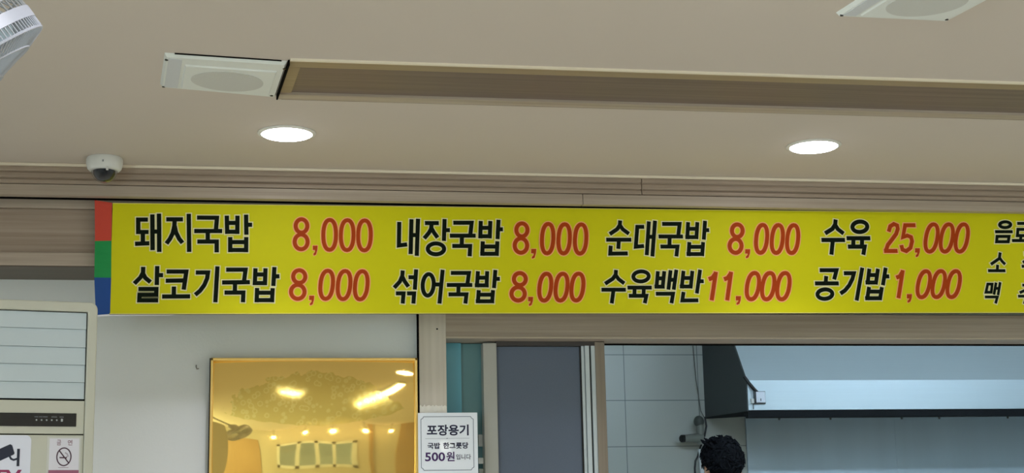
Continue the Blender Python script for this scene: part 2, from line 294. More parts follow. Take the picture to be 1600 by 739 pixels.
# strokes of the banner lettering in metres on the banner plane: [stroke width, [[open/closed/filled, points (x, z)] ...]] per word
LETTERS = '''[[[0.0136,[["o",[[-0.2884,2.2384],[-0.3181,2.2379],[-0.3171,2.1984],[-0.2855,2.1988]]],
["o",[[-0.303,2.1986],[-0.3021,2.1617]]],
["o",[[-0.3259,2.1606],[-0.2822,2.163]]],
["o",[[-0.2753,2.2552],[-0.2719,2.1412]]],
["o",[[-0.2551,2.2581],[-0.2515,2.1356]]],
["o",[[-0.2733,2.2003],[-0.2533,2.2006]]],
["o",[[-0.2326,2.24],[-0.1811,2.2408]]],
["o",[[-0.2068,2.2396],[-0.2072,2.2191],[-0.2116,2.196],[-0.2198,2.178],[-0.2304,2.1626]]],
["o",[[-0.2064,2.2191],[-0.2018,2.1987],[-0.1916,2.1784],[-0.181,2.1653]]],
["o",[[-0.1637,2.2591],[-0.1601,2.1367]]],
["o",[[-0.1383,2.2471],[-0.0764,2.2476],[-0.0788,2.2107]]],
["o",[[-0.1459,2.2039],[-0.0594,2.2051]]],
["o",[[-0.1042,2.2045],[-0.1036,2.1706]]],
["o",[[-0.1359,2.1702],[-0.076,2.171],[-0.0754,2.1364]]],
["o",[[-0.046,2.255],[-0.0439,2.1958]]],
["o",[[-0.0129,2.2556],[-0.0126,2.1962]]],
["o",[[-0.0444,2.2313],[-0.0131,2.2318]]],
["o",[[-0.0502,2.2029],[-0.0063,2.2035]]],
["o",[[0.0139,2.2591],[0.0157,2.194]]],
["o",[[0.0153,2.2263],[0.0333,2.2265]]],
["o",[[-0.0344,2.1862],[-0.0337,2.1374]]],
["o",[[0.0153,2.1868],[0.0154,2.138]]],
["o",[[-0.0341,2.1697],[0.0155,2.1704]]],
["o",[[-0.0402,2.1445],[0.0213,2.1452]]]]],[0.0134,[["o",[[-0.2991,2.0882],[-0.2992,2.07],[-0.3067,2.0548],[-0.3248,2.0351]]],
["o",[[-0.2992,2.067],[-0.2921,2.0535],[-0.2758,2.04]]],
["o",[[-0.2566,2.0911],[-0.2567,2.0311]]],
["o",[[-0.2565,2.0623],[-0.2382,2.0624]]],
["o",[[-0.3122,2.0183],[-0.2576,2.0187],[-0.2577,2.0006],[-0.3079,2.0002],[-0.3084,1.9828],[-0.2512,1.9831]]],
["o",[[-0.2279,2.0738],[-0.1676,2.0743],[-0.1746,2.0172]]],
["o",[[-0.2299,2.0449],[-0.1693,2.0464]]],
["o",[[-0.2044,2.027],[-0.2043,1.9952]]],
["o",[[-0.2398,1.995],[-0.1543,1.9962]]],
["o",[[-0.1387,2.0719],[-0.1013,2.0722],[-0.1034,2.0536],[-0.1118,2.0323],[-0.1247,2.0139],[-0.1392,2.0011]]],
["o",[[-0.0724,2.092],[-0.0771,1.9779]]],
["o",[[-0.0456,2.0816],[0.0146,2.0822],[0.0101,2.0439]]],
["o",[[-0.0574,2.0409],[0.0285,2.0426]]],
["o",[[-0.0175,2.0413],[-0.0176,2.0093]]],
["o",[[-0.0495,2.009],[0.0087,2.0095],[0.0079,1.9784]]],
["o",[[0.0452,2.0871],[0.0435,2.0335]]],
["o",[[0.0763,2.0874],[0.075,2.0338]]],
["o",[[0.0446,2.0672],[0.0759,2.0675]]],
["o",[[0.0374,2.0396],[0.0806,2.0399]]],
["o",[[0.104,2.0917],[0.1013,2.0309]]],
["o",[[0.1028,2.0616],[0.1202,2.0623]]],
["o",[[0.051,2.0244],[0.05,1.9787]]],
["o",[[0.0993,2.0242],[0.0976,1.979]]],
["o",[[0.0506,2.0091],[0.0988,2.0095]]],
["o",[[0.0434,1.9856],[0.1035,1.986]]]]],[0.0135,[["o",[[0.4995,2.243],[0.4978,2.1659],[0.5244,2.1695]]],
["o",[[0.539,2.2524],[0.5353,2.1381]]],
["o",[[0.5602,2.2542],[0.555,2.1325]]],
["o",[[0.5377,2.2003],[0.5586,2.2006]]],
["o",[[0.5823,2.2403],[0.6276,2.2409]]],
["o",[[0.6042,2.2399],[0.6024,2.2221],[0.5952,2.2089],[0.5794,2.1898]]],
["o",[[0.6036,2.2233],[0.6116,2.2092],[0.6231,2.1928]]],
["o",[[0.6465,2.2548],[0.6433,2.1824]]],
["o",[[0.6451,2.2179],[0.6634,2.2182]]],
["c",[[0.6437,2.1564],[0.6429,2.1524],[0.6409,2.1487],[0.6378,2.1453],[0.6336,2.1424],[0.6285,2.1403],[0.6229,2.1389],[0.6171,2.1384],[0.6112,2.1388],[0.6057,2.14],[0.6007,2.1421],[0.5966,2.1448],[0.5935,2.1481],[0.5916,2.1518],[0.591,2.1557],[0.5917,2.1597],[0.5936,2.1635],[0.5968,2.1668],[0.601,2.1697],[0.606,2.1719],[0.6116,2.1733],[0.6175,2.1738],[0.6233,2.1734],[0.6289,2.1722],[0.6339,2.1701],[0.638,2.1674],[0.6411,2.164],[0.643,2.1603]]],
["o",[[0.6745,2.2428],[0.7347,2.2437],[0.7294,2.2025]]],
["o",[[0.6627,2.1999],[0.7472,2.2011]]],
["o",[[0.7023,2.2005],[0.7011,2.1665]]],
["o",[[0.6702,2.1662],[0.7284,2.1669],[0.7264,2.133]]],
["o",[[0.7646,2.2502],[0.7619,2.1922]]],
["o",[[0.796,2.2506],[0.7929,2.1926]]],
["o",[[0.7632,2.2272],[0.7947,2.2277]]],
["o",[[0.7557,2.1993],[0.7994,2.1999]]],
["o",[[0.8229,2.2551],[0.8186,2.1906]]],
["o",[[0.8211,2.2233],[0.837,2.2235]]],
["o",[[0.77,2.1828],[0.7676,2.1349]]],
["o",[[0.8177,2.1835],[0.8149,2.1354]]],
["o",[[0.7693,2.1655],[0.8169,2.1661]]],
["o",[[0.7609,2.1417],[0.8219,2.1424]]]]],[0.0131,[["o",[[0.5095,2.0846],[0.5082,2.0671],[0.5,2.0483],[0.4819,2.0284]]],
["o",[[0.5082,2.0647],[0.5161,2.0485],[0.5275,2.0322]]],
["o",[[0.5527,2.0885],[0.5478,2.0226]]],
["o",[[0.5278,2.0626],[0.5509,2.0628]]],
["o",[[0.4871,2.0103],[0.5117,2.0105],[0.5087,1.9775]]],
["o",[[0.5228,2.0106],[0.5454,2.0107],[0.5428,1.9777]]],
["c",[[0.6088,2.0387],[0.6078,2.031],[0.606,2.0236],[0.6035,2.017],[0.6003,2.0115],[0.5967,2.0073],[0.5927,2.0047],[0.5887,2.0038],[0.5848,2.0047],[0.5812,2.0072],[0.5781,2.0113],[0.5756,2.0168],[0.5739,2.0234],[0.5731,2.0307],[0.5731,2.0384],[0.574,2.0462],[0.5758,2.0536],[0.5784,2.0602],[0.5815,2.0657],[0.5852,2.0699],[0.5891,2.0725],[0.5931,2.0734],[0.5971,2.0726],[0.6007,2.0701],[0.6038,2.0659],[0.6063,2.0604],[0.608,2.0538],[0.6088,2.0465]]],
["o",[[0.6382,2.0882],[0.6264,1.9782]]],
["o",[[0.6086,2.0399],[0.6341,2.0401]]],
["o",[[0.6644,2.0779],[0.7232,2.0784],[0.7175,2.0408]]],
["o",[[0.6508,2.0386],[0.7336,2.0393]]],
["o",[[0.6888,2.0389],[0.6876,2.0085]]],
["o",[[0.656,2.0083],[0.714,2.0087],[0.71,1.9787]]],
["o",[[0.7526,2.0846],[0.7482,2.0316]]],
["o",[[0.7827,2.0849],[0.7794,2.0319]]],
["o",[[0.7511,2.0631],[0.7816,2.0634]]],
["o",[[0.7413,2.0382],[0.787,2.0385]]],
["o",[[0.8096,2.0891],[0.8038,2.0297]]],
["o",[[0.8067,2.0599],[0.8239,2.06]]],
["o",[[0.7542,2.0228],[0.7504,1.9801]]],
["o",[[0.8006,2.0231],[0.7965,1.9804]]],
["o",[[0.7525,2.0078],[0.7994,2.0081]]],
["o",[[0.7437,1.9864],[0.8037,1.9868]]]]],[0.0134,[["o",[[1.2292,2.259],[1.2277,2.2432],[1.2182,2.2297],[1.1926,2.2124]]],
["o",[[1.2282,2.242],[1.2377,2.2288],[1.2574,2.2145]]],
["o",[[1.1798,2.1935],[1.265,2.1946]]],
["o",[[1.2226,2.194],[1.2196,2.1634]]],
["o",[[1.1945,2.1739],[1.1919,2.1472],[1.2511,2.1486]]],
["o",[[1.3101,2.2386],[1.2866,2.2382],[1.279,2.1713],[1.3071,2.1741]]],
["o",[[1.3267,2.2573],[1.315,2.1433]]],
["o",[[1.3477,2.26],[1.3339,2.1394]]],
["o",[[1.3215,2.2052],[1.3411,2.2055]]],
["o",[[1.3714,2.2494],[1.4315,2.2503],[1.4249,2.2096]]],
["o",[[1.3574,2.2067],[1.4411,2.2078]]],
["o",[[1.3955,2.2072],[1.3933,2.1732]]],
["o",[[1.3626,2.1728],[1.4208,2.1736],[1.4157,2.1403]]],
["o",[[1.461,2.2569],[1.4552,2.199]]],
["o",[[1.4927,2.2574],[1.4866,2.1994]]],
["o",[[1.4587,2.2339],[1.4902,2.2344]]],
["o",[[1.4489,2.2057],[1.4934,2.2063]]],
["o",[[1.5195,2.2622],[1.5121,2.1981]]],
["o",[[1.5163,2.2303],[1.5322,2.2306]]],
["o",[[1.4622,2.1894],[1.4571,2.142]]],
["o",[[1.5095,2.19],[1.5038,2.1425]]],
["o",[[1.4602,2.1731],[1.5072,2.1737]]],
["o",[[1.4505,2.1487],[1.51,2.1494]]]]],[0.013,[["o",[[1.2096,2.0931],[1.2078,2.077],[1.1977,2.0638],[1.1713,2.0469]]],
["o",[[1.208,2.0758],[1.217,2.0628],[1.2358,2.0486]]],
["o",[[1.1584,2.0272],[1.2404,2.0279]]],
["o",[[1.1989,2.0276],[1.1913,1.9823]]],
["c",[[1.319,2.0725],[1.3179,2.0688],[1.3155,2.0652],[1.312,2.062],[1.3076,2.0593],[1.3024,2.0573],[1.2967,2.056],[1.2909,2.0555],[1.2852,2.0559],[1.2798,2.0571],[1.2751,2.059],[1.2714,2.0616],[1.2687,2.0648],[1.2672,2.0683],[1.267,2.072],[1.2681,2.0758],[1.2705,2.0794],[1.2739,2.0826],[1.2784,2.0853],[1.2836,2.0873],[1.2892,2.0886],[1.2951,2.0891],[1.3008,2.0887],[1.3062,2.0875],[1.3109,2.0856],[1.3147,2.083],[1.3174,2.0798],[1.3188,2.0763]]],
["o",[[1.2458,2.0348],[1.3278,2.0355]]],
["o",[[1.2699,2.0333],[1.2683,2.0083]]],
["o",[[1.3007,2.0336],[1.299,2.0085]]],
["o",[[1.2494,2.0077],[1.3083,2.0081],[1.302,1.9835]]],
["o",[[1.3509,2.0903],[1.3433,2.0327]]],
["o",[[1.3725,2.0906],[1.364,2.0329]]],
["o",[[1.3483,2.0663],[1.369,2.0665]]],
["o",[[1.3369,2.0386],[1.3716,2.0389]]],
["o",[[1.3939,2.0939],[1.3838,2.029]]],
["o",[[1.4138,2.0958],[1.4017,2.0291]]],
["o",[[1.3884,2.0619],[1.408,2.062]]],
["o",[[1.3406,2.0152],[1.3991,2.0157],[1.3924,1.984]]],
["o",[[1.438,2.0924],[1.4288,2.0334]]],
["o",[[1.4682,2.0927],[1.4594,2.0336]]],
["o",[[1.434,2.0683],[1.4642,2.0685]]],
["o",[[1.4229,2.0398],[1.4659,2.0401]]],
["o",[[1.4947,2.0966],[1.48,2.017]]],
["o",[[1.4883,2.0579],[1.5055,2.058]]],
["o",[[1.4349,2.0221],[1.4295,1.9934],[1.4842,1.9942]]]]],[0.0146,[["o",[[1.9775,2.2738],[1.9746,2.2559],[1.9637,2.2411],[1.9369,2.2251]]],
["o",[[1.9747,2.2549],[1.9831,2.2404],[2.0025,2.2254]]],
["o",[[1.9222,2.2024],[2.0061,2.2035]]],
["o",[[1.963,2.203],[1.9544,2.1526]]],
["c",[[2.0885,2.2501],[2.0873,2.246],[2.0848,2.2422],[2.0812,2.2387],[2.0766,2.2358],[2.0713,2.2336],[2.0655,2.2322],[2.0595,2.2316],[2.0537,2.232],[2.0483,2.2333],[2.0436,2.2353],[2.0398,2.2381],[2.0372,2.2415],[2.0357,2.2453],[2.0356,2.2493],[2.0369,2.2533],[2.0393,2.2572],[2.043,2.2606],[2.0476,2.2636],[2.0529,2.2658],[2.0586,2.2672],[2.0646,2.2677],[2.0704,2.2674],[2.0758,2.2661],[2.0805,2.2641],[2.0843,2.2613],[2.087,2.2579],[2.0884,2.2541]]],
["o",[[2.0118,2.2095],[2.0969,2.2106]]],
["o",[[2.0366,2.2087],[2.0339,2.1816]]],
["o",[[2.0673,2.2091],[2.0646,2.182]]],
["o",[[2.0147,2.1807],[2.0745,2.1815],[2.0678,2.1533]]]]],[0.0139,[["o",[[1.9097,2.099],[1.9694,2.0996],[1.9588,2.0679]]],
["o",[[1.9318,2.0796],[1.9281,2.0559]]],
["o",[[1.8903,2.0541],[1.9742,2.0548]]],
["c",[[1.9492,2.0182],[1.9479,2.0147],[1.9454,2.0113],[1.9418,2.0082],[1.9373,2.0056],[1.932,2.0037],[1.9263,2.0025],[1.9205,2.002],[1.9148,2.0024],[1.9095,2.0036],[1.9049,2.0054],[1.9012,2.0079],[1.8986,2.0109],[1.8973,2.0143],[1.8972,2.0179],[1.8985,2.0214],[1.901,2.0248],[1.9046,2.0279],[1.9091,2.0305],[1.9144,2.0324],[1.9201,2.0336],[1.9259,2.0341],[1.9316,2.0337],[1.9369,2.0326],[1.9415,2.0307],[1.9452,2.0282],[1.9478,2.0252],[1.9492,2.0218]]],
["o",[[1.9944,2.0895],[2.0301,2.0898],[2.0239,2.0711],[2.0106,2.0483],[1.9944,2.0307],[1.9777,2.0203]]],
["o",[[2.0613,2.1092],[2.0335,1.997]]],
["o",[[2.0861,2.1059],[2.0757,2.052]]],
["o",[[2.1168,2.1062],[2.105,2.0522]]],
["o",[[2.0822,2.0841],[2.1125,2.0844]]],
["o",[[2.0689,2.0585],[2.1113,2.0589]]],
["o",[[2.1446,2.11],[2.1303,2.0497]]],
["o",[[2.1383,2.08],[2.1554,2.0802]]],
["o",[[2.0808,2.0437],[2.0706,1.9989]]],
["o",[[2.1264,2.0435],[2.1158,1.9992]]],
["o",[[2.0779,2.0278],[2.1232,2.0281]]],
["o",[[2.0639,2.005],[2.1227,2.0054]]]]],[0.011,[["c",[[2.6118,2.2651],[2.6108,2.2628],[2.6089,2.2607],[2.6061,2.2587],[2.6025,2.2571],[2.5984,2.2558],[2.5939,2.255],[2.5892,2.2547],[2.5847,2.2549],[2.5805,2.2556],[2.5768,2.2567],[2.5738,2.2582],[2.5717,2.2601],[2.5705,2.2622],[2.5704,2.2645],[2.5714,2.2667],[2.5733,2.2689],[2.5761,2.2708],[2.5797,2.2725],[2.5838,2.2737],[2.5883,2.2745],[2.5929,2.2749],[2.5975,2.2747],[2.6017,2.274],[2.6054,2.2729],[2.6084,2.2713],[2.6105,2.2694],[2.6117,2.2673]]],
["o",[[2.5515,2.2396],[2.6168,2.2405]]],
["c",[[2.5577,2.2232],[2.6019,2.2238],[2.5973,2.2051],[2.5542,2.2045]]],
["o",[[2.6358,2.27],[2.6783,2.2706],[2.6754,2.2495],[2.6368,2.249],[2.6329,2.227],[2.6811,2.2277]]],
["o",[[2.6464,2.2272],[2.6429,2.2107]]],
["o",[[2.6666,2.2275],[2.6632,2.211]]],
["o",[[2.6111,2.2094],[2.6954,2.2105]]]]],[0.0105,[["o",[[2.5643,2.1674],[2.5591,2.1461],[2.5263,2.1254]]],
["o",[[2.5603,2.1484],[2.5687,2.1362],[2.5788,2.1259]]],
["o",[[2.551,2.1243],[2.5477,2.103]]],
["o",[[2.5139,2.1032],[2.5778,2.1038]]],
["o",[[2.6526,2.1639],[2.6984,2.1645]]],
["o",[[2.6752,2.1642],[2.6679,2.1473],[2.645,2.1325]]],
["o",[[2.6722,2.1519],[2.6817,2.1406],[2.6908,2.1348]]],
["o",[[2.639,2.1198],[2.7015,2.1204]]],
["o",[[2.6678,2.1201],[2.6607,2.0951]]]]],[0.0096,[["c",[[2.509,2.0568],[2.5252,2.0569],[2.5194,2.0286],[2.4999,2.0285]]],
["o",[[2.5399,2.0624],[2.5286,2.0206]]],
["o",[[2.5552,2.0639],[2.5432,2.0189]]],
["o",[[2.5353,2.0422],[2.5495,2.0423]]],
["o",[[2.4948,2.0123],[2.5403,2.0126],[2.5317,1.9902]]],
["o",[[2.6354,2.0542],[2.6824,2.0546]]],
["o",[[2.6594,2.0544],[2.6484,2.0385],[2.6235,2.0276]]],
["o",[[2.6545,2.0431],[2.6647,2.0342],[2.6739,2.0297]]],
["o",[[2.6162,2.0158],[2.6846,2.0163]]],
["o",[[2.6473,2.016],[2.6367,1.989]]]]]],[[0.0127,[["c",[[0.2064,2.2254],[0.206,2.2206],[0.2046,2.216],[0.2025,2.2118],[0.1996,2.2083],[0.1961,2.2057],[0.1922,2.204],[0.1882,2.2034],[0.1841,2.2039],[0.1802,2.2055],[0.1767,2.208],[0.1738,2.2114],[0.1716,2.2155],[0.1702,2.22],[0.1697,2.2249],[0.1701,2.2297],[0.1715,2.2343],[0.1736,2.2385],[0.1765,2.242],[0.18,2.2446],[0.1838,2.2463],[0.1879,2.2469],[0.192,2.2464],[0.1959,2.2449],[0.1994,2.2423],[0.2023,2.2389],[0.2045,2.2348],[0.2059,2.2303]]],
["c",[[0.2076,2.1738],[0.2071,2.1685],[0.2056,2.1634],[0.2032,2.1588],[0.2,2.155],[0.1961,2.1521],[0.1918,2.1503],[0.1873,2.1497],[0.1828,2.1502],[0.1784,2.1519],[0.1745,2.1547],[0.1713,2.1584],[0.1688,2.1629],[0.1673,2.1679],[0.1667,2.1732],[0.1672,2.1785],[0.1687,2.1836],[0.1711,2.1882],[0.1743,2.192],[0.1782,2.1949],[0.1825,2.1967],[0.187,2.1974],[0.1916,2.1968],[0.1959,2.1951],[0.1998,2.1923],[0.2031,2.1886],[0.2055,2.1841],[0.2071,2.1791]]],
["p",[[0.2242,2.1617],[0.2389,2.1619],[0.2382,2.1492],[0.2341,2.1332],[0.2276,2.1298],[0.2259,2.1348],[0.2308,2.1416],[0.2308,2.1479],[0.2242,2.1478]]],
["c",[[0.2972,2.1976],[0.2967,2.1848],[0.2953,2.1745],[0.293,2.1657],[0.29,2.1585],[0.2863,2.1533],[0.282,2.15],[0.2767,2.1489],[0.2714,2.1499],[0.2672,2.153],[0.2636,2.1582],[0.2607,2.1653],[0.2585,2.174],[0.2573,2.1843],[0.2569,2.197],[0.2574,2.2098],[0.2588,2.2202],[0.261,2.229],[0.264,2.2362],[0.2677,2.2415],[0.272,2.2448],[0.2773,2.246],[0.2827,2.245],[0.2869,2.2418],[0.2906,2.2366],[0.2935,2.2295],[0.2956,2.2207],[0.2969,2.2104]]],
["c",[[0.353,2.1975],[0.3523,2.1847],[0.3508,2.1743],[0.3484,2.1655],[0.3453,2.1584],[0.3416,2.1531],[0.3372,2.1498],[0.3319,2.1487],[0.3266,2.1497],[0.3223,2.1529],[0.3188,2.158],[0.3159,2.1651],[0.3139,2.1739],[0.3127,2.1842],[0.3125,2.197],[0.3131,2.2098],[0.3146,2.2201],[0.317,2.229],[0.3201,2.2362],[0.3238,2.2415],[0.3282,2.2448],[0.3335,2.246],[0.3389,2.245],[0.3431,2.2418],[0.3467,2.2366],[0.3496,2.2295],[0.3516,2.2207],[0.3527,2.2103]]],
["c",[[0.4081,2.1974],[0.4074,2.1846],[0.4058,2.1742],[0.4035,2.1654],[0.4004,2.1582],[0.3966,2.1529],[0.3922,2.1496],[0.3868,2.1485],[0.3815,2.1495],[0.3773,2.1527],[0.3737,2.1579],[0.3709,2.165],[0.3688,2.1737],[0.3677,2.1841],[0.3675,2.1969],[0.3681,2.2097],[0.3697,2.2201],[0.372,2.229],[0.3752,2.2362],[0.3789,2.2415],[0.3833,2.2448],[0.3887,2.246],[0.394,2.245],[0.3983,2.2418],[0.4019,2.2366],[0.4047,2.2294],[0.4068,2.2206],[0.4079,2.2102]]]]],[0.0127,[["c",[[0.2008,2.062],[0.2004,2.0574],[0.199,2.0531],[0.1967,2.0493],[0.1938,2.046],[0.1902,2.0436],[0.1862,2.0421],[0.182,2.0415],[0.1777,2.042],[0.1737,2.0434],[0.1701,2.0458],[0.1671,2.049],[0.1648,2.0528],[0.1634,2.0571],[0.1629,2.0616],[0.1633,2.0661],[0.1647,2.0704],[0.1669,2.0743],[0.1699,2.0775],[0.1735,2.08],[0.1775,2.0815],[0.1817,2.0821],[0.1859,2.0816],[0.19,2.0802],[0.1936,2.0778],[0.1966,2.0746],[0.1989,2.0708],[0.2003,2.0665]]],
["c",[[0.1986,2.0131],[0.1981,2.0081],[0.1966,2.0034],[0.1941,1.9992],[0.1908,1.9956],[0.1868,1.9929],[0.1823,1.9913],[0.1776,1.9907],[0.1729,1.9912],[0.1685,1.9928],[0.1645,1.9954],[0.1611,1.9989],[0.1586,2.0031],[0.157,2.0078],[0.1564,2.0128],[0.1569,2.0177],[0.1584,2.0225],[0.1609,2.0267],[0.1642,2.0303],[0.1682,2.033],[0.1727,2.0346],[0.1774,2.0352],[0.1821,2.0347],[0.1865,2.0331],[0.1906,2.0305],[0.1939,2.027],[0.1965,2.0228],[0.1981,2.0181]]],
["p",[[0.2135,2.0009],[0.2289,2.001],[0.2282,1.9885],[0.2242,1.9736],[0.2169,1.9702],[0.2152,1.9752],[0.2209,1.9818],[0.2209,1.9872],[0.2135,1.9872]]],
["c",[[0.2876,2.0363],[0.2862,2.0245],[0.2842,2.0149],[0.2814,2.0067],[0.278,2.0001],[0.2741,1.9953],[0.2696,1.9923],[0.2644,1.9912],[0.2593,1.9922],[0.2554,1.9952],[0.2522,2.0],[0.2499,2.0065],[0.2484,2.0146],[0.2479,2.0242],[0.2484,2.036],[0.2497,2.0479],[0.2518,2.0575],[0.2545,2.0657],[0.2579,2.0723],[0.2619,2.0772],[0.2663,2.0802],[0.2715,2.0813],[0.2766,2.0803],[0.2806,2.0774],[0.2838,2.0725],[0.2861,2.066],[0.2876,2.0578],[0.2881,2.0482]]],
["c",[[0.3426,2.036],[0.3411,2.0241],[0.339,2.0145],[0.3362,2.0063],[0.3328,1.9997],[0.3289,1.9948],[0.3244,1.9918],[0.3192,1.9908],[0.3141,1.9917],[0.3101,1.9947],[0.307,1.9995],[0.3046,2.0061],[0.3032,2.0142],[0.3027,2.0238],[0.3032,2.0356],[0.3046,2.0475],[0.3066,2.0571],[0.3094,2.0653],[0.3129,2.072],[0.3168,2.0769],[0.3213,2.0799],[0.3265,2.081],[0.3316,2.08],[0.3356,2.0771],[0.3388,2.0722],[0.3411,2.0656],[0.3426,2.0574],[0.3431,2.0478]]],
["c",[[0.3969,2.0356],[0.3954,2.0237],[0.3933,2.014],[0.3905,2.0059],[0.387,1.9992],[0.3831,1.9943],[0.3786,1.9913],[0.3733,1.9903],[0.3682,1.9913],[0.3643,1.9942],[0.3611,1.9991],[0.3588,2.0056],[0.3573,2.0138],[0.3568,2.0234],[0.3574,2.0352],[0.3588,2.0471],[0.3609,2.0568],[0.3637,2.065],[0.3672,2.0716],[0.3711,2.0766],[0.3756,2.0796],[0.3809,2.0807],[0.386,2.0797],[0.39,2.0767],[0.3932,2.0719],[0.3955,2.0653],[0.397,2.0571],[0.3975,2.0475]]]]],[0.0133,[["c",[[0.918,2.2226],[0.9175,2.2177],[0.916,2.2131],[0.9137,2.209],[0.9107,2.2055],[0.9071,2.2029],[0.9032,2.2012],[0.8991,2.2006],[0.895,2.2011],[0.8911,2.2026],[0.8877,2.2052],[0.8849,2.2086],[0.8828,2.2126],[0.8815,2.2172],[0.8811,2.222],[0.8817,2.2269],[0.8832,2.2315],[0.8855,2.2356],[0.8884,2.2391],[0.892,2.2417],[0.8959,2.2434],[0.9001,2.244],[0.9042,2.2435],[0.908,2.242],[0.9115,2.2394],[0.9143,2.236],[0.9164,2.232],[0.9177,2.2274]]],
["c",[[0.9158,2.1707],[0.9151,2.1654],[0.9135,2.1603],[0.9109,2.1558],[0.9076,2.152],[0.9036,2.1491],[0.8992,2.1473],[0.8946,2.1466],[0.8901,2.1472],[0.8858,2.1489],[0.8819,2.1517],[0.8788,2.1554],[0.8764,2.1599],[0.875,2.1649],[0.8746,2.1702],[0.8752,2.1755],[0.8769,2.1805],[0.8794,2.1851],[0.8827,2.1889],[0.8867,2.1918],[0.8911,2.1936],[0.8957,2.1943],[0.9003,2.1937],[0.9046,2.192],[0.9084,2.1892],[0.9116,2.1855],[0.914,2.181],[0.9154,2.176]]],
["p",[[0.9291,2.1595],[0.9454,2.1597],[0.9442,2.1468],[0.9395,2.1308],[0.9317,2.1273],[0.9301,2.1324],[0.9363,2.1394],[0.9365,2.1454],[0.9287,2.1453]]],
["c",[[1.0032,2.1949],[1.0018,2.1821],[0.9998,2.1716],[0.9972,2.1628],[0.9939,2.1556],[0.9901,2.1503],[0.9858,2.1471],[0.9807,2.1459],[0.9758,2.1469],[0.972,2.1501],[0.969,2.1553],[0.9667,2.1624],[0.9652,2.1712],[0.9647,2.1816],[0.9652,2.1944],[0.9665,2.2073],[0.9685,2.2177],[0.9711,2.2266],[0.9744,2.2338],[0.9782,2.2391],[0.9825,2.2424],[0.9876,2.2436],[0.9925,2.2426],[0.9963,2.2394],[0.9994,2.2341],[1.0017,2.227],[1.0031,2.2182],[1.0036,2.2078]]],
["c",[[1.0581,2.1948],[1.0568,2.182],[1.0547,2.1717],[1.052,2.1629],[1.0487,2.1558],[1.0449,2.1505],[1.0406,2.1473],[1.0355,2.1461],[1.0306,2.1471],[1.0268,2.1503],[1.0237,2.1555],[1.0214,2.1625],[1.02,2.1712],[1.0195,2.1815],[1.02,2.1943],[1.0213,2.207],[1.0233,2.2174],[1.026,2.2262],[1.0293,2.2334],[1.0332,2.2387],[1.0375,2.242],[1.0426,2.2431],[1.0475,2.2421],[1.0513,2.2389],[1.0544,2.2337],[1.0567,2.2266],[1.0581,2.2179],[1.0586,2.2075]]],
["c",[[1.1133,2.1951],[1.1119,2.1823],[1.1098,2.1719],[1.1071,2.1631],[1.1038,2.156],[1.0999,2.1507],[1.0956,2.1475],[1.0905,2.1463],[1.0856,2.1473],[1.0818,2.1505],[1.0787,2.1557],[1.0764,2.1627],[1.075,2.1715],[1.0745,2.1818],[1.075,2.1946],[1.0764,2.2073],[1.0784,2.2177],[1.0811,2.2266],[1.0845,2.2337],[1.0883,2.239],[1.0927,2.2423],[1.0978,2.2435],[1.1027,2.2425],[1.1066,2.2393],[1.1097,2.2341],[1.1119,2.227],[1.1133,2.2182],[1.1138,2.2079]]]]],[0.0133,[["c",[[0.9087,2.06],[0.9081,2.0556],[0.9065,2.0514],[0.9041,2.0476],[0.901,2.0444],[0.8972,2.042],[0.893,2.0406],[0.8887,2.04],[0.8844,2.0405],[0.8803,2.0419],[0.8766,2.0442],[0.8736,2.0473],[0.8714,2.0511],[0.87,2.0552],[0.8696,2.0596],[0.8702,2.064],[0.8718,2.0682],[0.8742,2.072],[0.8773,2.0752],[0.8811,2.0776],[0.8852,2.0791],[0.8896,2.0796],[0.8939,2.0792],[0.898,2.0777],[0.9016,2.0754],[0.9047,2.0723],[0.9069,2.0686],[0.9083,2.0644]]],
["c",[[0.9041,2.0117],[0.9035,2.0069],[0.9018,2.0023],[0.8991,1.9981],[0.8956,1.9947],[0.8914,1.9921],[0.8868,1.9904],[0.8819,1.9898],[0.8771,1.9904],[0.8726,1.9919],[0.8685,1.9945],[0.8652,1.9979],[0.8627,2.002],[0.8612,2.0066],[0.8607,2.0114],[0.8614,2.0163],[0.8631,2.0209],[0.8657,2.025],[0.8692,2.0285],[0.8734,2.0311],[0.878,2.0328],[0.8829,2.0334],[0.8877,2.0329],[0.8923,2.0313],[0.8963,2.0287],[0.8997,2.0253],[0.9022,2.0212],[0.9037,2.0166]]],
["p",[[0.9155,2.0017],[0.9313,2.0018],[0.9302,1.9891],[0.9256,1.9755],[0.9183,1.9721],[0.9167,1.9771],[0.9224,1.9839],[0.9225,1.9878],[0.9152,1.9877]]],
["c",[[0.9916,2.0342],[0.9898,2.0226],[0.9873,2.0133],[0.9843,2.0053],[0.9806,1.9989],[0.9766,1.9941],[0.9721,1.9912],[0.9669,1.9902],[0.962,1.9911],[0.9582,1.994],[0.9553,1.9987],[0.9533,2.0051],[0.9522,2.013],[0.9521,2.0224],[0.953,2.0339],[0.9549,2.0455],[0.9573,2.0548],[0.9604,2.0628],[0.964,2.0693],[0.9681,2.0741],[0.9725,2.0771],[0.9777,2.0781],[0.9827,2.0772],[0.9864,2.0743],[0.9894,2.0695],[0.9914,2.0631],[0.9925,2.0551],[0.9926,2.0458]]],
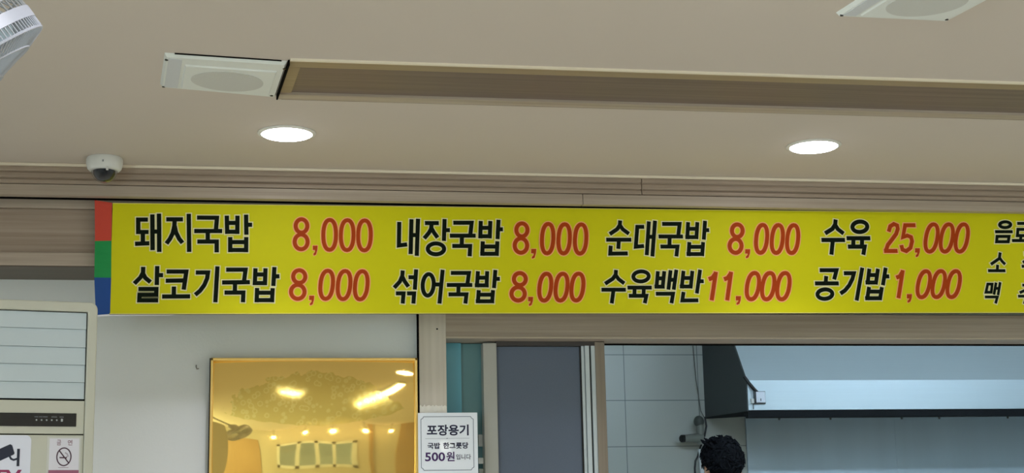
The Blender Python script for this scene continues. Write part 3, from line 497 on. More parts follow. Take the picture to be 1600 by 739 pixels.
["c",[[1.0454,2.0346],[1.0435,2.023],[1.041,2.0136],[1.0379,2.0057],[1.0343,1.9992],[1.0302,1.9945],[1.0257,1.9915],[1.0205,1.9905],[1.0155,1.9915],[1.0118,1.9943],[1.0089,1.9991],[1.0069,2.0055],[1.0058,2.0134],[1.0056,2.0228],[1.0066,2.0343],[1.0085,2.0459],[1.011,2.0553],[1.014,2.0633],[1.0177,2.0698],[1.0218,2.0746],[1.0263,2.0776],[1.0315,2.0786],[1.0365,2.0777],[1.0403,2.0748],[1.0432,2.07],[1.0452,2.0636],[1.0463,2.0556],[1.0464,2.0462]]],
["c",[[1.098,2.0355],[1.0961,2.0239],[1.0936,2.0145],[1.0905,2.0065],[1.0868,2.0],[1.0827,1.9952],[1.0782,1.9923],[1.073,1.9913],[1.068,1.9922],[1.0642,1.9951],[1.0613,1.9998],[1.0593,2.0062],[1.0582,2.0142],[1.0581,2.0236],[1.0592,2.0352],[1.0611,2.0468],[1.0635,2.0562],[1.0666,2.0642],[1.0703,2.0707],[1.0744,2.0755],[1.079,2.0785],[1.0842,2.0795],[1.0892,2.0786],[1.093,2.0757],[1.0959,2.0709],[1.0979,2.0645],[1.099,2.0565],[1.0991,2.0471]]]]],[0.0139,[["c",[[1.6481,2.2303],[1.6474,2.2256],[1.6458,2.221],[1.6433,2.217],[1.6402,2.2135],[1.6366,2.211],[1.6326,2.2093],[1.6284,2.2087],[1.6243,2.2092],[1.6205,2.2107],[1.6171,2.2132],[1.6143,2.2166],[1.6123,2.2206],[1.6112,2.2251],[1.611,2.2298],[1.6117,2.2346],[1.6133,2.2391],[1.6157,2.2432],[1.6188,2.2466],[1.6224,2.2492],[1.6264,2.2508],[1.6306,2.2514],[1.6347,2.2509],[1.6385,2.2494],[1.6419,2.2469],[1.6447,2.2436],[1.6467,2.2396],[1.6479,2.2351]]],
["c",[[1.6416,2.1788],[1.6408,2.1735],[1.639,2.1686],[1.6363,2.1641],[1.6329,2.1604],[1.6288,2.1575],[1.6244,2.1557],[1.6197,2.1551],[1.6152,2.1556],[1.6109,2.1573],[1.6071,2.16],[1.604,2.1637],[1.6018,2.1681],[1.6005,2.1731],[1.6002,2.1783],[1.601,2.1835],[1.6028,2.1884],[1.6055,2.1929],[1.6089,2.1967],[1.613,2.1995],[1.6175,2.2013],[1.6221,2.202],[1.6267,2.2014],[1.631,2.1998],[1.6348,2.197],[1.6378,2.1933],[1.6401,2.1889],[1.6414,2.184]]],
["p",[[1.6538,2.1674],[1.6709,2.1676],[1.6693,2.1544],[1.6641,2.1402],[1.6558,2.1366],[1.6542,2.1419],[1.6609,2.149],[1.6611,2.1529],[1.653,2.1528]]],
["c",[[1.7316,2.2037],[1.7295,2.1912],[1.7268,2.1811],[1.7235,2.1725],[1.7197,2.1655],[1.7156,2.1604],[1.7111,2.1572],[1.706,2.1561],[1.7011,2.1571],[1.6975,2.1602],[1.6948,2.1652],[1.693,2.1721],[1.6921,2.1807],[1.6923,2.1907],[1.6936,2.2032],[1.6957,2.2157],[1.6984,2.2258],[1.7017,2.2344],[1.7054,2.2414],[1.7096,2.2466],[1.7141,2.2498],[1.7193,2.251],[1.7241,2.25],[1.7277,2.2469],[1.7305,2.2418],[1.7323,2.2349],[1.7331,2.2263],[1.733,2.2162]]],
["c",[[1.7866,2.204],[1.7844,2.1915],[1.7817,2.1813],[1.7784,2.1727],[1.7746,2.1658],[1.7704,2.1606],[1.7659,2.1574],[1.7607,2.1563],[1.7559,2.1573],[1.7523,2.1604],[1.7495,2.1655],[1.7477,2.1724],[1.7469,2.1809],[1.7471,2.191],[1.7484,2.2035],[1.7506,2.216],[1.7533,2.2261],[1.7566,2.2348],[1.7604,2.2418],[1.7646,2.247],[1.7691,2.2502],[1.7743,2.2513],[1.7792,2.2503],[1.7828,2.2472],[1.7855,2.2421],[1.7873,2.2352],[1.7881,2.2266],[1.788,2.2165]]],
["c",[[1.8404,2.2042],[1.8381,2.1917],[1.8354,2.1816],[1.8321,2.1729],[1.8283,2.166],[1.8241,2.1608],[1.8195,2.1576],[1.8143,2.1565],[1.8095,2.1575],[1.8058,2.1606],[1.8031,2.1657],[1.8013,2.1726],[1.8005,2.1811],[1.8007,2.1912],[1.8021,2.2037],[1.8043,2.2163],[1.807,2.2264],[1.8103,2.2351],[1.8141,2.2421],[1.8184,2.2473],[1.8229,2.2505],[1.8281,2.2517],[1.833,2.2507],[1.8366,2.2476],[1.8394,2.2425],[1.8412,2.2355],[1.842,2.2269],[1.8418,2.2168]]]]],[0.0139,[["o",[[1.5486,2.09],[1.5298,1.9946]]],
["o",[[1.5229,2.0649],[1.5356,2.0694],[1.5455,2.0821]]],
["o",[[1.6009,2.0905],[1.5828,1.995]]],
["o",[[1.5755,2.0653],[1.5882,2.0698],[1.5978,2.0826]]],
["p",[[1.6134,2.0091],[1.6308,2.0092],[1.6292,1.9961],[1.6241,1.9835],[1.6154,1.98],[1.6139,1.9852],[1.621,1.9922],[1.6211,1.9948],[1.6126,1.9947]]],
["c",[[1.694,2.0432],[1.6913,2.0316],[1.6881,2.0222],[1.6843,2.0142],[1.6801,2.0077],[1.6755,2.0029],[1.6707,2.0],[1.6652,1.999],[1.6601,1.9999],[1.6563,2.0028],[1.6536,2.0075],[1.6519,2.014],[1.6513,2.0219],[1.6518,2.0313],[1.6536,2.0429],[1.6563,2.0545],[1.6595,2.0639],[1.6632,2.072],[1.6674,2.0785],[1.672,2.0833],[1.6769,2.0863],[1.6824,2.0873],[1.6876,2.0864],[1.6913,2.0835],[1.694,2.0787],[1.6957,2.0722],[1.6963,2.0643],[1.6958,2.0548]]],
["c",[[1.7472,2.0436],[1.7444,2.032],[1.7412,2.0226],[1.7374,2.0145],[1.7332,2.0081],[1.7286,2.0033],[1.7237,2.0003],[1.7182,1.9993],[1.713,2.0003],[1.7093,2.0032],[1.7066,2.0079],[1.7049,2.0143],[1.7043,2.0223],[1.7048,2.0317],[1.7066,2.0433],[1.7094,2.0549],[1.7126,2.0644],[1.7163,2.0724],[1.7206,2.079],[1.7252,2.0838],[1.7301,2.0868],[1.7356,2.0878],[1.7408,2.0869],[1.7445,2.084],[1.7473,2.0792],[1.749,2.0727],[1.7496,2.0647],[1.749,2.0553]]],
["c",[[1.8001,2.0441],[1.7973,2.0324],[1.794,2.0229],[1.7902,2.0149],[1.786,2.0084],[1.7813,2.0036],[1.7764,2.0007],[1.7709,1.9997],[1.7657,2.0006],[1.762,2.0035],[1.7593,2.0082],[1.7576,2.0147],[1.757,2.0227],[1.7575,2.0321],[1.7594,2.0437],[1.7621,2.0554],[1.7654,2.0648],[1.7692,2.0729],[1.7735,2.0794],[1.7781,2.0843],[1.783,2.0873],[1.7886,2.0883],[1.7938,2.0874],[1.7975,2.0844],[1.8003,2.0797],[1.8019,2.0732],[1.8025,2.0652],[1.802,2.0557]]]]],[0.0136,[["o",[[2.1643,2.2345],[2.1713,2.2531],[2.1849,2.261],[2.1963,2.2566],[2.1978,2.2445],[2.1909,2.2273],[2.174,2.2068],[2.1582,2.1886],[2.1493,2.1683]]],
["o",[[2.1428,2.1674],[2.1913,2.1679]]],
["o",[[2.2626,2.2581],[2.225,2.2575],[2.2144,2.2163],[2.2299,2.2219],[2.2435,2.2167],[2.2462,2.2023],[2.2389,2.1793],[2.2226,2.1679],[2.2094,2.1726],[2.2063,2.1883]]],
["p",[[2.2552,2.1781],[2.2725,2.1784],[2.2706,2.1648],[2.2648,2.1509],[2.2566,2.1472],[2.2551,2.1525],[2.2617,2.1598],[2.262,2.1634],[2.254,2.1633]]],
["c",[[2.3384,2.2148],[2.335,2.2023],[2.3312,2.1922],[2.3269,2.1835],[2.3223,2.1765],[2.3173,2.1714],[2.3121,2.1682],[2.3064,2.1671],[2.3012,2.1681],[2.2976,2.1711],[2.295,2.1762],[2.2936,2.1831],[2.2934,2.1917],[2.2944,2.2018],[2.2969,2.2143],[2.3003,2.2268],[2.3041,2.237],[2.3084,2.2456],[2.313,2.2526],[2.318,2.2579],[2.3232,2.2611],[2.3289,2.2622],[2.3341,2.2612],[2.3378,2.2581],[2.3404,2.253],[2.3418,2.2461],[2.342,2.2375],[2.3409,2.2273]]],
["c",[[2.3938,2.2156],[2.3903,2.203],[2.3865,2.1929],[2.3822,2.1842],[2.3775,2.1772],[2.3725,2.172],[2.3673,2.1688],[2.3616,2.1677],[2.3564,2.1687],[2.3527,2.1718],[2.3502,2.1769],[2.3488,2.1838],[2.3486,2.1924],[2.3496,2.2025],[2.3521,2.215],[2.3556,2.2275],[2.3594,2.2377],[2.3637,2.2464],[2.3684,2.2534],[2.3734,2.2587],[2.3786,2.2619],[2.3844,2.2631],[2.3896,2.2621],[2.3933,2.259],[2.3958,2.2538],[2.3972,2.2469],[2.3974,2.2383],[2.3963,2.2281]]],
["c",[[2.4484,2.2163],[2.4449,2.2037],[2.4411,2.1935],[2.4367,2.1849],[2.432,2.1779],[2.427,2.1727],[2.4217,2.1695],[2.416,2.1684],[2.4108,2.1694],[2.4071,2.1724],[2.4046,2.1775],[2.4032,2.1845],[2.403,2.1931],[2.4041,2.2032],[2.4066,2.2157],[2.4101,2.2283],[2.4139,2.2385],[2.4183,2.2472],[2.423,2.2542],[2.428,2.2595],[2.4333,2.2627],[2.439,2.2639],[2.4443,2.2629],[2.448,2.2598],[2.4505,2.2546],[2.4519,2.2477],[2.4521,2.239],[2.451,2.2289]]]]],[0.0136,[["o",[[2.2051,2.1019],[2.1827,2.0061]]],
["o",[[2.1799,2.0762],[2.1933,2.0808],[2.2017,2.0938]]],
["p",[[2.2139,2.02],[2.2316,2.0202],[2.2297,2.0068],[2.2241,1.9944],[2.2154,1.9908],[2.214,1.9961],[2.221,2.0032],[2.2212,2.0055],[2.2128,2.0054]]],
["c",[[2.2977,2.0545],[2.2941,2.0428],[2.2902,2.0332],[2.2858,2.0251],[2.2811,2.0186],[2.2761,2.0138],[2.2709,2.0108],[2.2653,2.0097],[2.2601,2.0107],[2.2566,2.0136],[2.2541,2.0184],[2.2528,2.0249],[2.2527,2.0329],[2.2539,2.0424],[2.2565,2.0542],[2.2601,2.0659],[2.264,2.0755],[2.2683,2.0836],[2.2731,2.0902],[2.2781,2.095],[2.2833,2.0981],[2.289,2.0991],[2.2941,2.0982],[2.2977,2.0952],[2.3002,2.0904],[2.3015,2.0839],[2.3015,2.0758],[2.3004,2.0663]]],
["c",[[2.3517,2.0554],[2.3481,2.0436],[2.3441,2.0341],[2.3397,2.026],[2.335,2.0194],[2.3299,2.0146],[2.3248,2.0116],[2.3191,2.0106],[2.3139,2.0115],[2.3103,2.0144],[2.3079,2.0192],[2.3066,2.0257],[2.3065,2.0338],[2.3077,2.0433],[2.3104,2.0551],[2.314,2.0668],[2.3179,2.0764],[2.3223,2.0845],[2.3271,2.0911],[2.3321,2.096],[2.3373,2.099],[2.343,2.1001],[2.3482,2.0991],[2.3518,2.0962],[2.3543,2.0914],[2.3555,2.0848],[2.3556,2.0767],[2.3544,2.0672]]],
["c",[[2.4058,2.0558],[2.4022,2.044],[2.3982,2.0345],[2.3938,2.0264],[2.389,2.0198],[2.3839,2.0149],[2.3787,2.012],[2.373,2.0109],[2.3679,2.0119],[2.3642,2.0148],[2.3618,2.0196],[2.3605,2.0261],[2.3605,2.0342],[2.3617,2.0437],[2.3644,2.0555],[2.368,2.0673],[2.372,2.0769],[2.3764,2.085],[2.3812,2.0916],[2.3863,2.0965],[2.3915,2.0995],[2.3972,2.1006],[2.4024,2.0997],[2.4061,2.0967],[2.4085,2.0919],[2.4098,2.0853],[2.4098,2.0772],[2.4086,2.0676]]]]]]]'''
# ------------------------------------------------------------------ menu banner
BY = 4.92
YEL = mat('banner_yellow', c(216, 212, 14), .6, spec=.2)
def bz(x): return 1.9395+(x+.394)/(2.634+.394)*(1.9585-1.9395), 2.2905+(x+.399)/(2.666+.399)*(2.3065-2.2905)   # bottom and top edge
ban = thing('menu_banner', (1.3, BY, 1.94), 'long yellow cloth menu banner with black dish names and red prices under the cornice', 'banner')
sh = MB(); xs = [-.397+i*(3.55+.397)/60 for i in range(61)]
for i in range(60):
    a, b = xs[i], xs[i+1]; (la, ha), (lb, hb) = bz(a), bz(b)
    if i == 0: pass
    sh.add([(a, BY, la), (b, BY, lb), (b, BY, hb), (a, BY, ha), (a, BY+.0012, la), (b, BY+.0012, lb), (b, BY+.0012, hb), (a, BY+.0012, ha)], [(0,1,2,3), (7,6,5,4), (0,4,5,1), (3,2,6,7)], YEL)
sh.build('sheet', ban)
hm = MB()
HEM = mat('banner_hem', c(232, 222, 120), .6)
for k in (0, 1):
    pts = [(x, bz(x)[k]+(.0012 if k == 0 else -.0012)) for x in xs]
    strip(hm, pts, .0024, False, BY-.0006, HEM)
hm.build('hem', ban)
ends = [(-.452, -.399, 2.298, 2.2905), (-.4475, -.3975, 2.169, 2.170), (-.4455, -.395, 2.053, 2.053), (-.4375, -.395, 1.9365, 1.940)]
for i, (nm, cc) in enumerate((('red_block', c(208, 70, 50)), ('green_block', c(18, 148, 74)), ('blue_block', c(20, 74, 148)))):
    a, b = ends[i], ends[i+1]; q = MB(); n = 8
    for j in range(n):
        t0, t1 = j/n, (j+1)/n; wv = lambda t: .004*math.sin((i+t)*2.1)
        P = lambda t, k: (a[k]+(b[k]-a[k])*t, BY-.0005+wv(t)*(1 if k == 0 else 0), a[2+k]+(b[2+k]-a[2+k])*t)
        A, B, C_, D = P(t0, 0), P(t0, 1), P(t1, 1), P(t1, 0)
        back = lambda p: (p[0], p[1]+.0012, p[2])
        q.add([A, B, C_, D, back(A), back(B), back(C_), back(D)], [(0,1,2,3), (7,6,5,4), (0,4,7,3), (1,2,6,5)], mat(nm, cc, .6))
    o = q.build(nm, ban); o['label'] = nm.split('_')[0]+' end block'
WH = mat('hem_white', c(240, 240, 246), .6)
q = MB(); strip(q, [(-.437, 1.9335), (-.395, 1.937), (-.2, 1.9402)], .005, False, BY+.0006, WH); q.build('white_hem', ban)['label'] = 'white lower hem'
INK = mat('ink_black', c(13, 24, 12), .7, spec=.1); HALO = mat('ink_halo', c(238, 234, 178), .6, spec=.2)
RED = mat('ink_red', c(178, 66, 14), .6, spec=.15); PEACH = mat('ink_peach', c(255, 184, 118), .6, spec=.2)
WORDS, PRICES = json.loads(LETTERS)
def lettering(name, item, ink, halo, hw):
    wd, sts = item; mb = MB()
    for j, (k, pts) in enumerate(sts):
        y1, y2 = BY-.0010-j*1.2e-5, BY-.0018-j*1.2e-5
        if k == 'p':
            ctr = sum((Vector(p) for p in pts), Vector((0, 0)))/len(pts)
            big = [ctr+(Vector(p)-ctr)*1.25 for p in pts]
            mb.add([(p[0], y2, p[1]) for p in pts], [tuple(range(len(pts)))], ink); strip(mb, pts, hw*1.2, True, y1, halo)
        else:
            strip(mb, pts if k == 'c' else extend(pts, hw), wd+2*hw, k == 'c', y1, halo)
            strip(mb, pts, wd, k == 'c', y2, ink)
    return mb.build(name, ban)
for it in WORDS:
    xs_ = [max(p[0] for p in s_[1]) for s_ in it[1]]                 # the drinks are spaced syllables: one mesh for each
    for lo, hi in ([(-9, 2.66), (2.66, 9)] if it is WORDS[9] or it is WORDS[10] else [(-9, 9)]):
        lettering('dish_name', (it[0], [s_ for s_, m_ in zip(it[1], xs_) if lo < m_ <= hi]), INK, HALO, .0034)
for it in PRICES: lettering('price', it, RED, PEACH, .0036)

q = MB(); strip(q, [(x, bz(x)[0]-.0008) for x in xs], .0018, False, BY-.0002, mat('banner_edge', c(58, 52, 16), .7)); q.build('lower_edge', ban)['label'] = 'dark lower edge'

# ------------------------------------------------------------------ gold mirror picture
pic = thing('mirror_picture', (.245, 5.17, 1.29), 'shiny gold mirror picture in a thin gold frame on the wall left of the column', 'picture')
GOLDF = mat('gold_frame', c(250, 214, 128), .35, metal=.6)
px0, px1, pz0, pz1 = -.092, .581, 1.29, 1.833
f = MB()
for a in ((px0, px1, pz1-.009, pz1), (px0, px1, pz0, pz0+.009), (px0, px0+.008, pz0, pz1), (px1-.009, px1, pz0, pz1)): f.box(a[0], a[1], 5.152, 5.19, a[2], a[3], GOLDF)
f.build('frame', pic, bevel=.0015)
MB().box(px0-.004, px0, 5.16, 5.19, pz0, pz1, BLACK).build('backing', pic)
GOLD = bpy.data.materials.new('gold_mirror'); GOLD.use_nodes = True
nt = GOLD.node_tree; b = nt.nodes['Principled BSDF']; b.inputs['Metallic'].default_value = .8; b.inputs['Roughness'].default_value = .035; b.inputs['Specular IOR Level'].default_value = .8
L = nt.links.new
tc = nt.nodes.new('ShaderNodeTexCoord'); sx = nt.nodes.new('ShaderNodeSeparateXYZ'); L(tc.outputs['Object'], sx.inputs[0])
def mth(op, a, b_=None, c_=None):
    n = nt.nodes.new('ShaderNodeMath'); n.operation = op
    for i, v in enumerate((a, b_, c_)):
        if v is None: continue
        if hasattr(v, 'is_output'): L(v, n.inputs[i])
        else: n.inputs[i].default_value = v
    return n.outputs[0]
# the tree crown etched into the sheet: a dome of little blossoms
dx = mth('MULTIPLY', mth('SUBTRACT', sx.outputs['X'], .235), 1/.29)
dz = mth('MULTIPLY', mth('SUBTRACT', sx.outputs['Z'], 1.63), 1/.155)
nz = nt.nodes.new('ShaderNodeTexNoise'); nz.inputs['Scale'].default_value = 28; nz.inputs['Detail'].default_value = 3; L(tc.outputs['Object'], nz.inputs['Vector'])
rad = mth('ADD', mth('ADD', mth('MULTIPLY', dx, dx), mth('MULTIPLY', dz, dz)), mth('MULTIPLY', nz.outputs['Fac'], .9))
low = mth('GREATER_THAN', mth('ADD', mth('SUBTRACT', sx.outputs['Z'], mth('MULTIPLY', mth('MULTIPLY', dx, dx), .045)), mth('MULTIPLY', nz.outputs['Fac'], .02)), 1.622)
crown = mth('MULTIPLY', mth('LESS_THAN', rad, 1.42), low)
vo = nt.nodes.new('ShaderNodeTexVoronoi'); vo.inputs['Scale'].default_value = 48; L(tc.outputs['Object'], vo.inputs['Vector'])
ring = mth('MULTIPLY', mth('LESS_THAN', mth('ABSOLUTE', mth('SUBTRACT', vo.outputs['Distance'], .36)), .09), crown)
mx = nt.nodes.new('ShaderNodeMix'); mx.data_type = 'RGBA'; mx.inputs['A'].default_value = c(255, 220, 126); mx.inputs['B'].default_value = c(230, 202, 104); L(crown, mx.inputs['Factor'])
mx2 = nt.nodes.new('ShaderNodeMix'); mx2.data_type = 'RGBA'; mx2.inputs['B'].default_value = c(240, 216, 122); L(mx.outputs['Result'], mx2.inputs['A']); L(ring, mx2.inputs['Factor'])
L(mx2.outputs['Result'], b.inputs['Base Color'])
L(mth('ADD', mth('MULTIPLY', crown, .045), .03), b.inputs['Roughness'])
# bowed thin sheet: it bellies out of its frame, so it mirrors the whole room
NX, NZ = 96, 80
g = MB(); vs = []
MTILT, MBX, MBZ = -.006, .014, .017
for j in range(NZ+1):
    for i in range(NX+1):
        u, v = i/NX*2-1, j/NZ*2-1
        x = px0+.008+(px1-px0-.017)*i/NX; z = pz0+.009+(pz1-pz0-.018)*j/NZ
        wob = .0013*noise.noise(Vector((x*6, z*6, 1.3)))
        vs.append((x, 5.178-MBX*(1-u*u)-MBZ*(1-v*v)+MTILT*v+wob, z))
fsx = [(j*(NX+1)+i, j*(NX+1)+i+1, (j+1)*(NX+1)+i+1, (j+1)*(NX+1)+i) for j in range(NZ) for i in range(NX)]
g.add(vs, fsx, GOLD); g.build('mirror_sheet', pic, smooth=True)

# ------------------------------------------------------------------ takeout price notice on the column and the tape above it
sg = thing('price_notice', (.68, 5.14, 1.40), 'white framed paper notice with navy and purple writing taped across the column', 'notice')
PAPER = mat('notice_paper', c(238, 245, 252), .3, coat=.2); NAVY = mat('notice_navy', c(22, 26, 62), .5); PURP = mat('notice_purple', c(62, 26, 92), .5); SLATE = mat('notice_slate', c(96, 112, 128), .5)
sX = lambda p: .578+(p-653)*.00212
sZ = lambda p: 1.649-(p-645)*.00209
MB().box(.578, .775, 5.130, 5.136, 1.41, 1.649, PAPER, .001).build('sheet', sg)
q = MB(); x0, x1, z0, z1, k = sX(657.6), sX(739.3), sZ(734.6), sZ(651.2), .009
strip(q, [(x0+k, z1), (x1-k, z1), (x1-k*.6, z1-k*.6), (x1, z1-k), (x1, z0+k), (x1-k*.6, z0+k*.6), (x1-k, z0), (x0+k, z0), (x0+k*.6, z0+k*.6), (x0, z0+k), (x0, z1-k), (x0+k*.6, z1-k*.6)], .0019, True, 5.1295, SLATE)
strip(q, [(sX(664), sZ(685.4)), (sX(733), sZ(685.2))], .0007, False, 5.1295, SLATE)
q.lathe([(0, 0), (.0018, 0)], SLATE, Matrix.Translation((sX(698), 5.1292, sZ(685.3))) @ Matrix.Rotation(R(90), 4, 'X'), 12, False)
q.build('border', sg)
q = MB(); text(q, '포장용기', sX(666.6), sX(731.8), sZ(680.9), sZ(663.8), 5.1294, NAVY, .028); q.build('heading', sg); q = MB()
text(q, '국밥', sX(667.4), sX(687), sZ(701.5), sZ(691.7), 5.1294, NAVY, .03); text(q, '한그릇당', sX(691.7), sX(731), sZ(701.5), sZ(691.5), 5.1294, NAVY, .03); q.build('lettering', sg); q = MB()
text(q, '입니다', sX(711.7), sX(734.7), sZ(718.5), sZ(710), 5.1294, NAVY, .01); q.build('lettering', sg)
q = MB(); text(q, '500', sX(663.4), sX(694.5), sZ(720.6), sZ(706.8), 5.1294, PURP, .022); text(q, '원', sX(696.5), sX(709.3), sZ(720.8), sZ(706), 5.1294, PURP, .022); q.build('price', sg)['label'] = 'purple price'
# ragged tape
q = MB(); n = 22
tp = [(.586+(.676-.586)*i/n, 1.674+.007*noise.noise(Vector((i*.9, 0, 0)))+.002*math.sin(i*1.9)) for i in range(n+1)]
bt = [(p[0], 1.650) for p in tp]
vs = [(p[0], 5.1475+.0012*math.sin(i*1.3), p[1]) for i, p in enumerate(tp)]+[(p[0], 5.1475+.001*math.cos(i*1.1), p[1]) for i, p in enumerate(bt)]
vs += [(v[0], 5.150, v[2]) for v in vs]
m_ = n+1; fsx = []
for i in range(n):
    fsx += [(i, i+1, m_+i+1, m_+i), (2*m_+i+1, 2*m_+i, 3*m_+i, 3*m_+i+1), (i+1, i, 2*m_+i, 2*m_+i+1)]
q.add(vs, fsx, mat('old_tape', c(240, 236, 224), .6))
tag(q.build('torn_tape'), 'ragged strip of old whitish tape on the column above the notice', 'tape')

# ------------------------------------------------------------------ standing air conditioner in the left corner
AA = R(12); AO = Vector((-.316, 3.6, 0))
MA = Matrix.Translation(AO) @ Matrix.Rotation(AA, 4, 'Z')        # local: x = -s (to the left), y into the body, z up
acn = thing('standing_air_conditioner', AO+Vector((-.25, .1, 0)), 'tall ivory standing air conditioner with louvres and stickers in the left corner', 'air conditioner')
class AB(MB):
    def build(s, *a, **k):
        s.v = [tuple(MA @ Vector(v)) for v in s.v]; return super().build(*a, **k)
AW, AH = .56, 1.767
LOUV = mat('louvre_blue_white', c(190, 201, 205), .4)
def rrect(x0, x1, z0, z1, r, n=6):
    o = []
    for (cx_, cz_, a0) in ((x1-r, z1-r, 0), (x0+r, z1-r, 90), (x0+r, z0+r, 180), (x1-r, z0+r, 270)):
        for i in range(n+1): a = R(a0+90*i/n); o.append((cx_+r*math.cos(a), cz_+r*math.sin(a)))
    return o
a = AB(); P_ = rrect(-AW, 0, 0, AH, .017)
a.prism([(p[0], p[1]) for p in P_], .016, .30, IVORY, 'Y'); o = a.build('casing', acn, bevel=.004)
# front bezel: a rounded frame around the inset front
a = AB(); Pi = rrect(-AW+.024, -.021, .03, 1.7455, .003); n = len(P_)
vs = [(p[0], 0.0, p[1]) for p in P_]+[(p[0], 0.0, p[1]) for p in Pi]+[(p[0], .02, p[1]) for p in P_]+[(p[0], .02, p[1]) for p in Pi]
fsx = []
for i in range(n):
    j = (i+1) % n
    fsx += [(i, j, n+j, n+i), (i, 2*n+i, 2*n+j, j), (n+i, n+j, 3*n+j, 3*n+i)]
a.add(vs, fsx, IVORY); a.build('bezel', acn, bevel=.003)
a = AB(); a.box(-AW+.022, -.018, .0145, .017, .03, 1.749, GAP); a.build('recess_backing', acn)
zs = [1.7445, 1.706, 1.665, 1.626, 1.587, 1.5485]
for k in range(5):
    a = AB(); a.prism([(.005, zs[k+1]+(.0014 if k == 4 else .0003)), (.009, zs[k]-(.0012 if k == 0 else .0003)), (.014, zs[k]-(.0012 if k == 0 else .0003)), (.014, zs[k+1]+(.0014 if k == 4 else .0003))], -AW+.026, -.0235, LOUV)
    a.build('louvre', acn)
a = AB(); a.box(-AW+.026, -.0215, .005, .014, 1.4725, 1.546, IVORY, .0015); a.build('control_panel', acn)
a = AB(); a.box(-AW+.08, -.0385, .0035, .006, 1.4885, 1.518, mat('display_black', c(12, 15, 18), .22), .001); dsp = a.build('display', acn); dsp['label'] = 'black display strip'
a = AB(); SYM = mat('display_marks', c(168, 172, 172), .5)
for k in range(6):
    s0 = -.1235+k*.0108
    if k < 5: a.lathe([(0, 0), (.0018, 0)], SYM, Matrix.Translation((s0, .0032, 1.5025)) @ Matrix.Rotation(R(90), 4, 'X'), 10, False)
    else: a.box(s0-.0022, s0+.0022, .0030, .0034, 1.4995, 1.5055, SYM)
for (s0, s1) in ((-.128, -.120), (-.1185, -.111), (-.110, -.100), (-.092, -.080), (-.075, -.066)): a.box(s0, s1, .0031, .0034, 1.5085, 1.5105, mat('display_text', c(96, 100, 104), .5))
a.build('display_marks', acn)
a = AB(); a.box(-AW+.026, -.0215, .005, .014, .035, 1.470, IVORY, .0015); a.build('front_door', acn)
# stickers on the door
STK = mat('sticker_white', c(218, 220, 232), .35); SLT = mat('sticker_slate', c(34, 40, 58), .5); MAG = mat('sticker_magenta', c(150, 46, 92), .5)
a = AB(); a.prism([(p[0], p[1]) for p in rrect(-.34, -.1325, 1.31, 1.4692, .012)], .0040, .0050, STK, 'Y'); st = a.build('camera_sticker', acn); st['label'] = 'white security camera sticker'
a = AB(); y_ = .0036
def poly(mb, pts, y, mt): mb.add([(p[0], y, p[1]) for p in pts], [tuple(range(len(pts)))], mt)
poly(a, [(-.212, 1.4325), (-.1765, 1.4495), (-.172, 1.447), (-.1665, 1.430), (-.168, 1.427), (-.197, 1.413), (-.2, 1.414)], y_, SLT)
strip(a, [(-.1765, 1.4235), (-.1735, 1.418), (-.168, 1.4155), (-.162, 1.4175), (-.157, 1.4205)], .0042, False, y_, SLT)
strip(a, [(-.1585, 1.4395), (-.1585, 1.402)], .0058, False, y_-.0001, SLT)
poly(a, [(-.204, 1.4235), (-.199, 1.4262), (-.197, 1.4195), (-.2015, 1.4175)], y_, mat('sticker_grey', c(120, 126, 146), .5))
a.build('camera_pictogram', st)
a = AB(); text(a, 'CCTV', -.283, -.150, 1.368, 1.3945, y_, MAG, .03); a.build('lettering', st)['label'] = 'magenta lettering'
a = AB(); a.box(-.099, -.0265, .0040, .0050, 1.345, 1.4665, mat('sticker_film', c(198, 198, 190), .3)); ns = a.build('no_smoking_sticker', acn); ns['label'] = 'white no smoking sticker'
a = AB(); a.box(-.094, -.0305, .0034, .0040, 1.36, 1.4625, mat('sticker_paper', c(214, 212, 220), .4)); a.build('paper', ns)
a = AB(); y_ = .0030; BRN = mat('sticker_maroon', c(66, 38, 56), .5); SM = mat('sticker_smoke', c(170, 162, 172), .6)
cxs, czs = -.0625, 1.4225
strip(a, [(cxs+.0150*math.cos(2*math.pi*i/36), czs+.0192*math.sin(2*math.pi*i/36)) for i in range(36)], .0026, True, y_, BRN)
strip(a, [(cxs-.0098, czs+.0128), (cxs+.0100, czs-.0128)], .0026, False, y_-.0001, BRN)
strip(a, [(cxs-.0095, czs-.0018), (cxs+.0062, czs-.0022)], .0028, False, y_-.0002, BRN)
strip(a, [(cxs+.0050, czs-.0005), (cxs+.0088, czs+.0016), (cxs+.0070, czs+.0060), (cxs+.0020, czs+.0092)], .0030, False, y_+.0001, SM)
a.build('prohibition_symbol', ns)
a = AB(); GREYR = mat('sticker_greyred', c(150, 122, 134), .5)
text(a, '금', -.0785, -.0695, 1.4475, 1.4595, y_, GREYR, .02); text(a, '연', -.0555, -.0455, 1.4475, 1.4595, y_, GREYR, .02)
a.box(-.074, -.052, .0030, .0034, 1.3985, 1.3995, GREYR); a.build('lettering', ns)
a = AB(); a.box(-.0945, -.030, .0028, .0034, 1.365, 1.3935, mat('sticker_band', c(152, 92, 116), .5)); a.build('colour_band', ns)

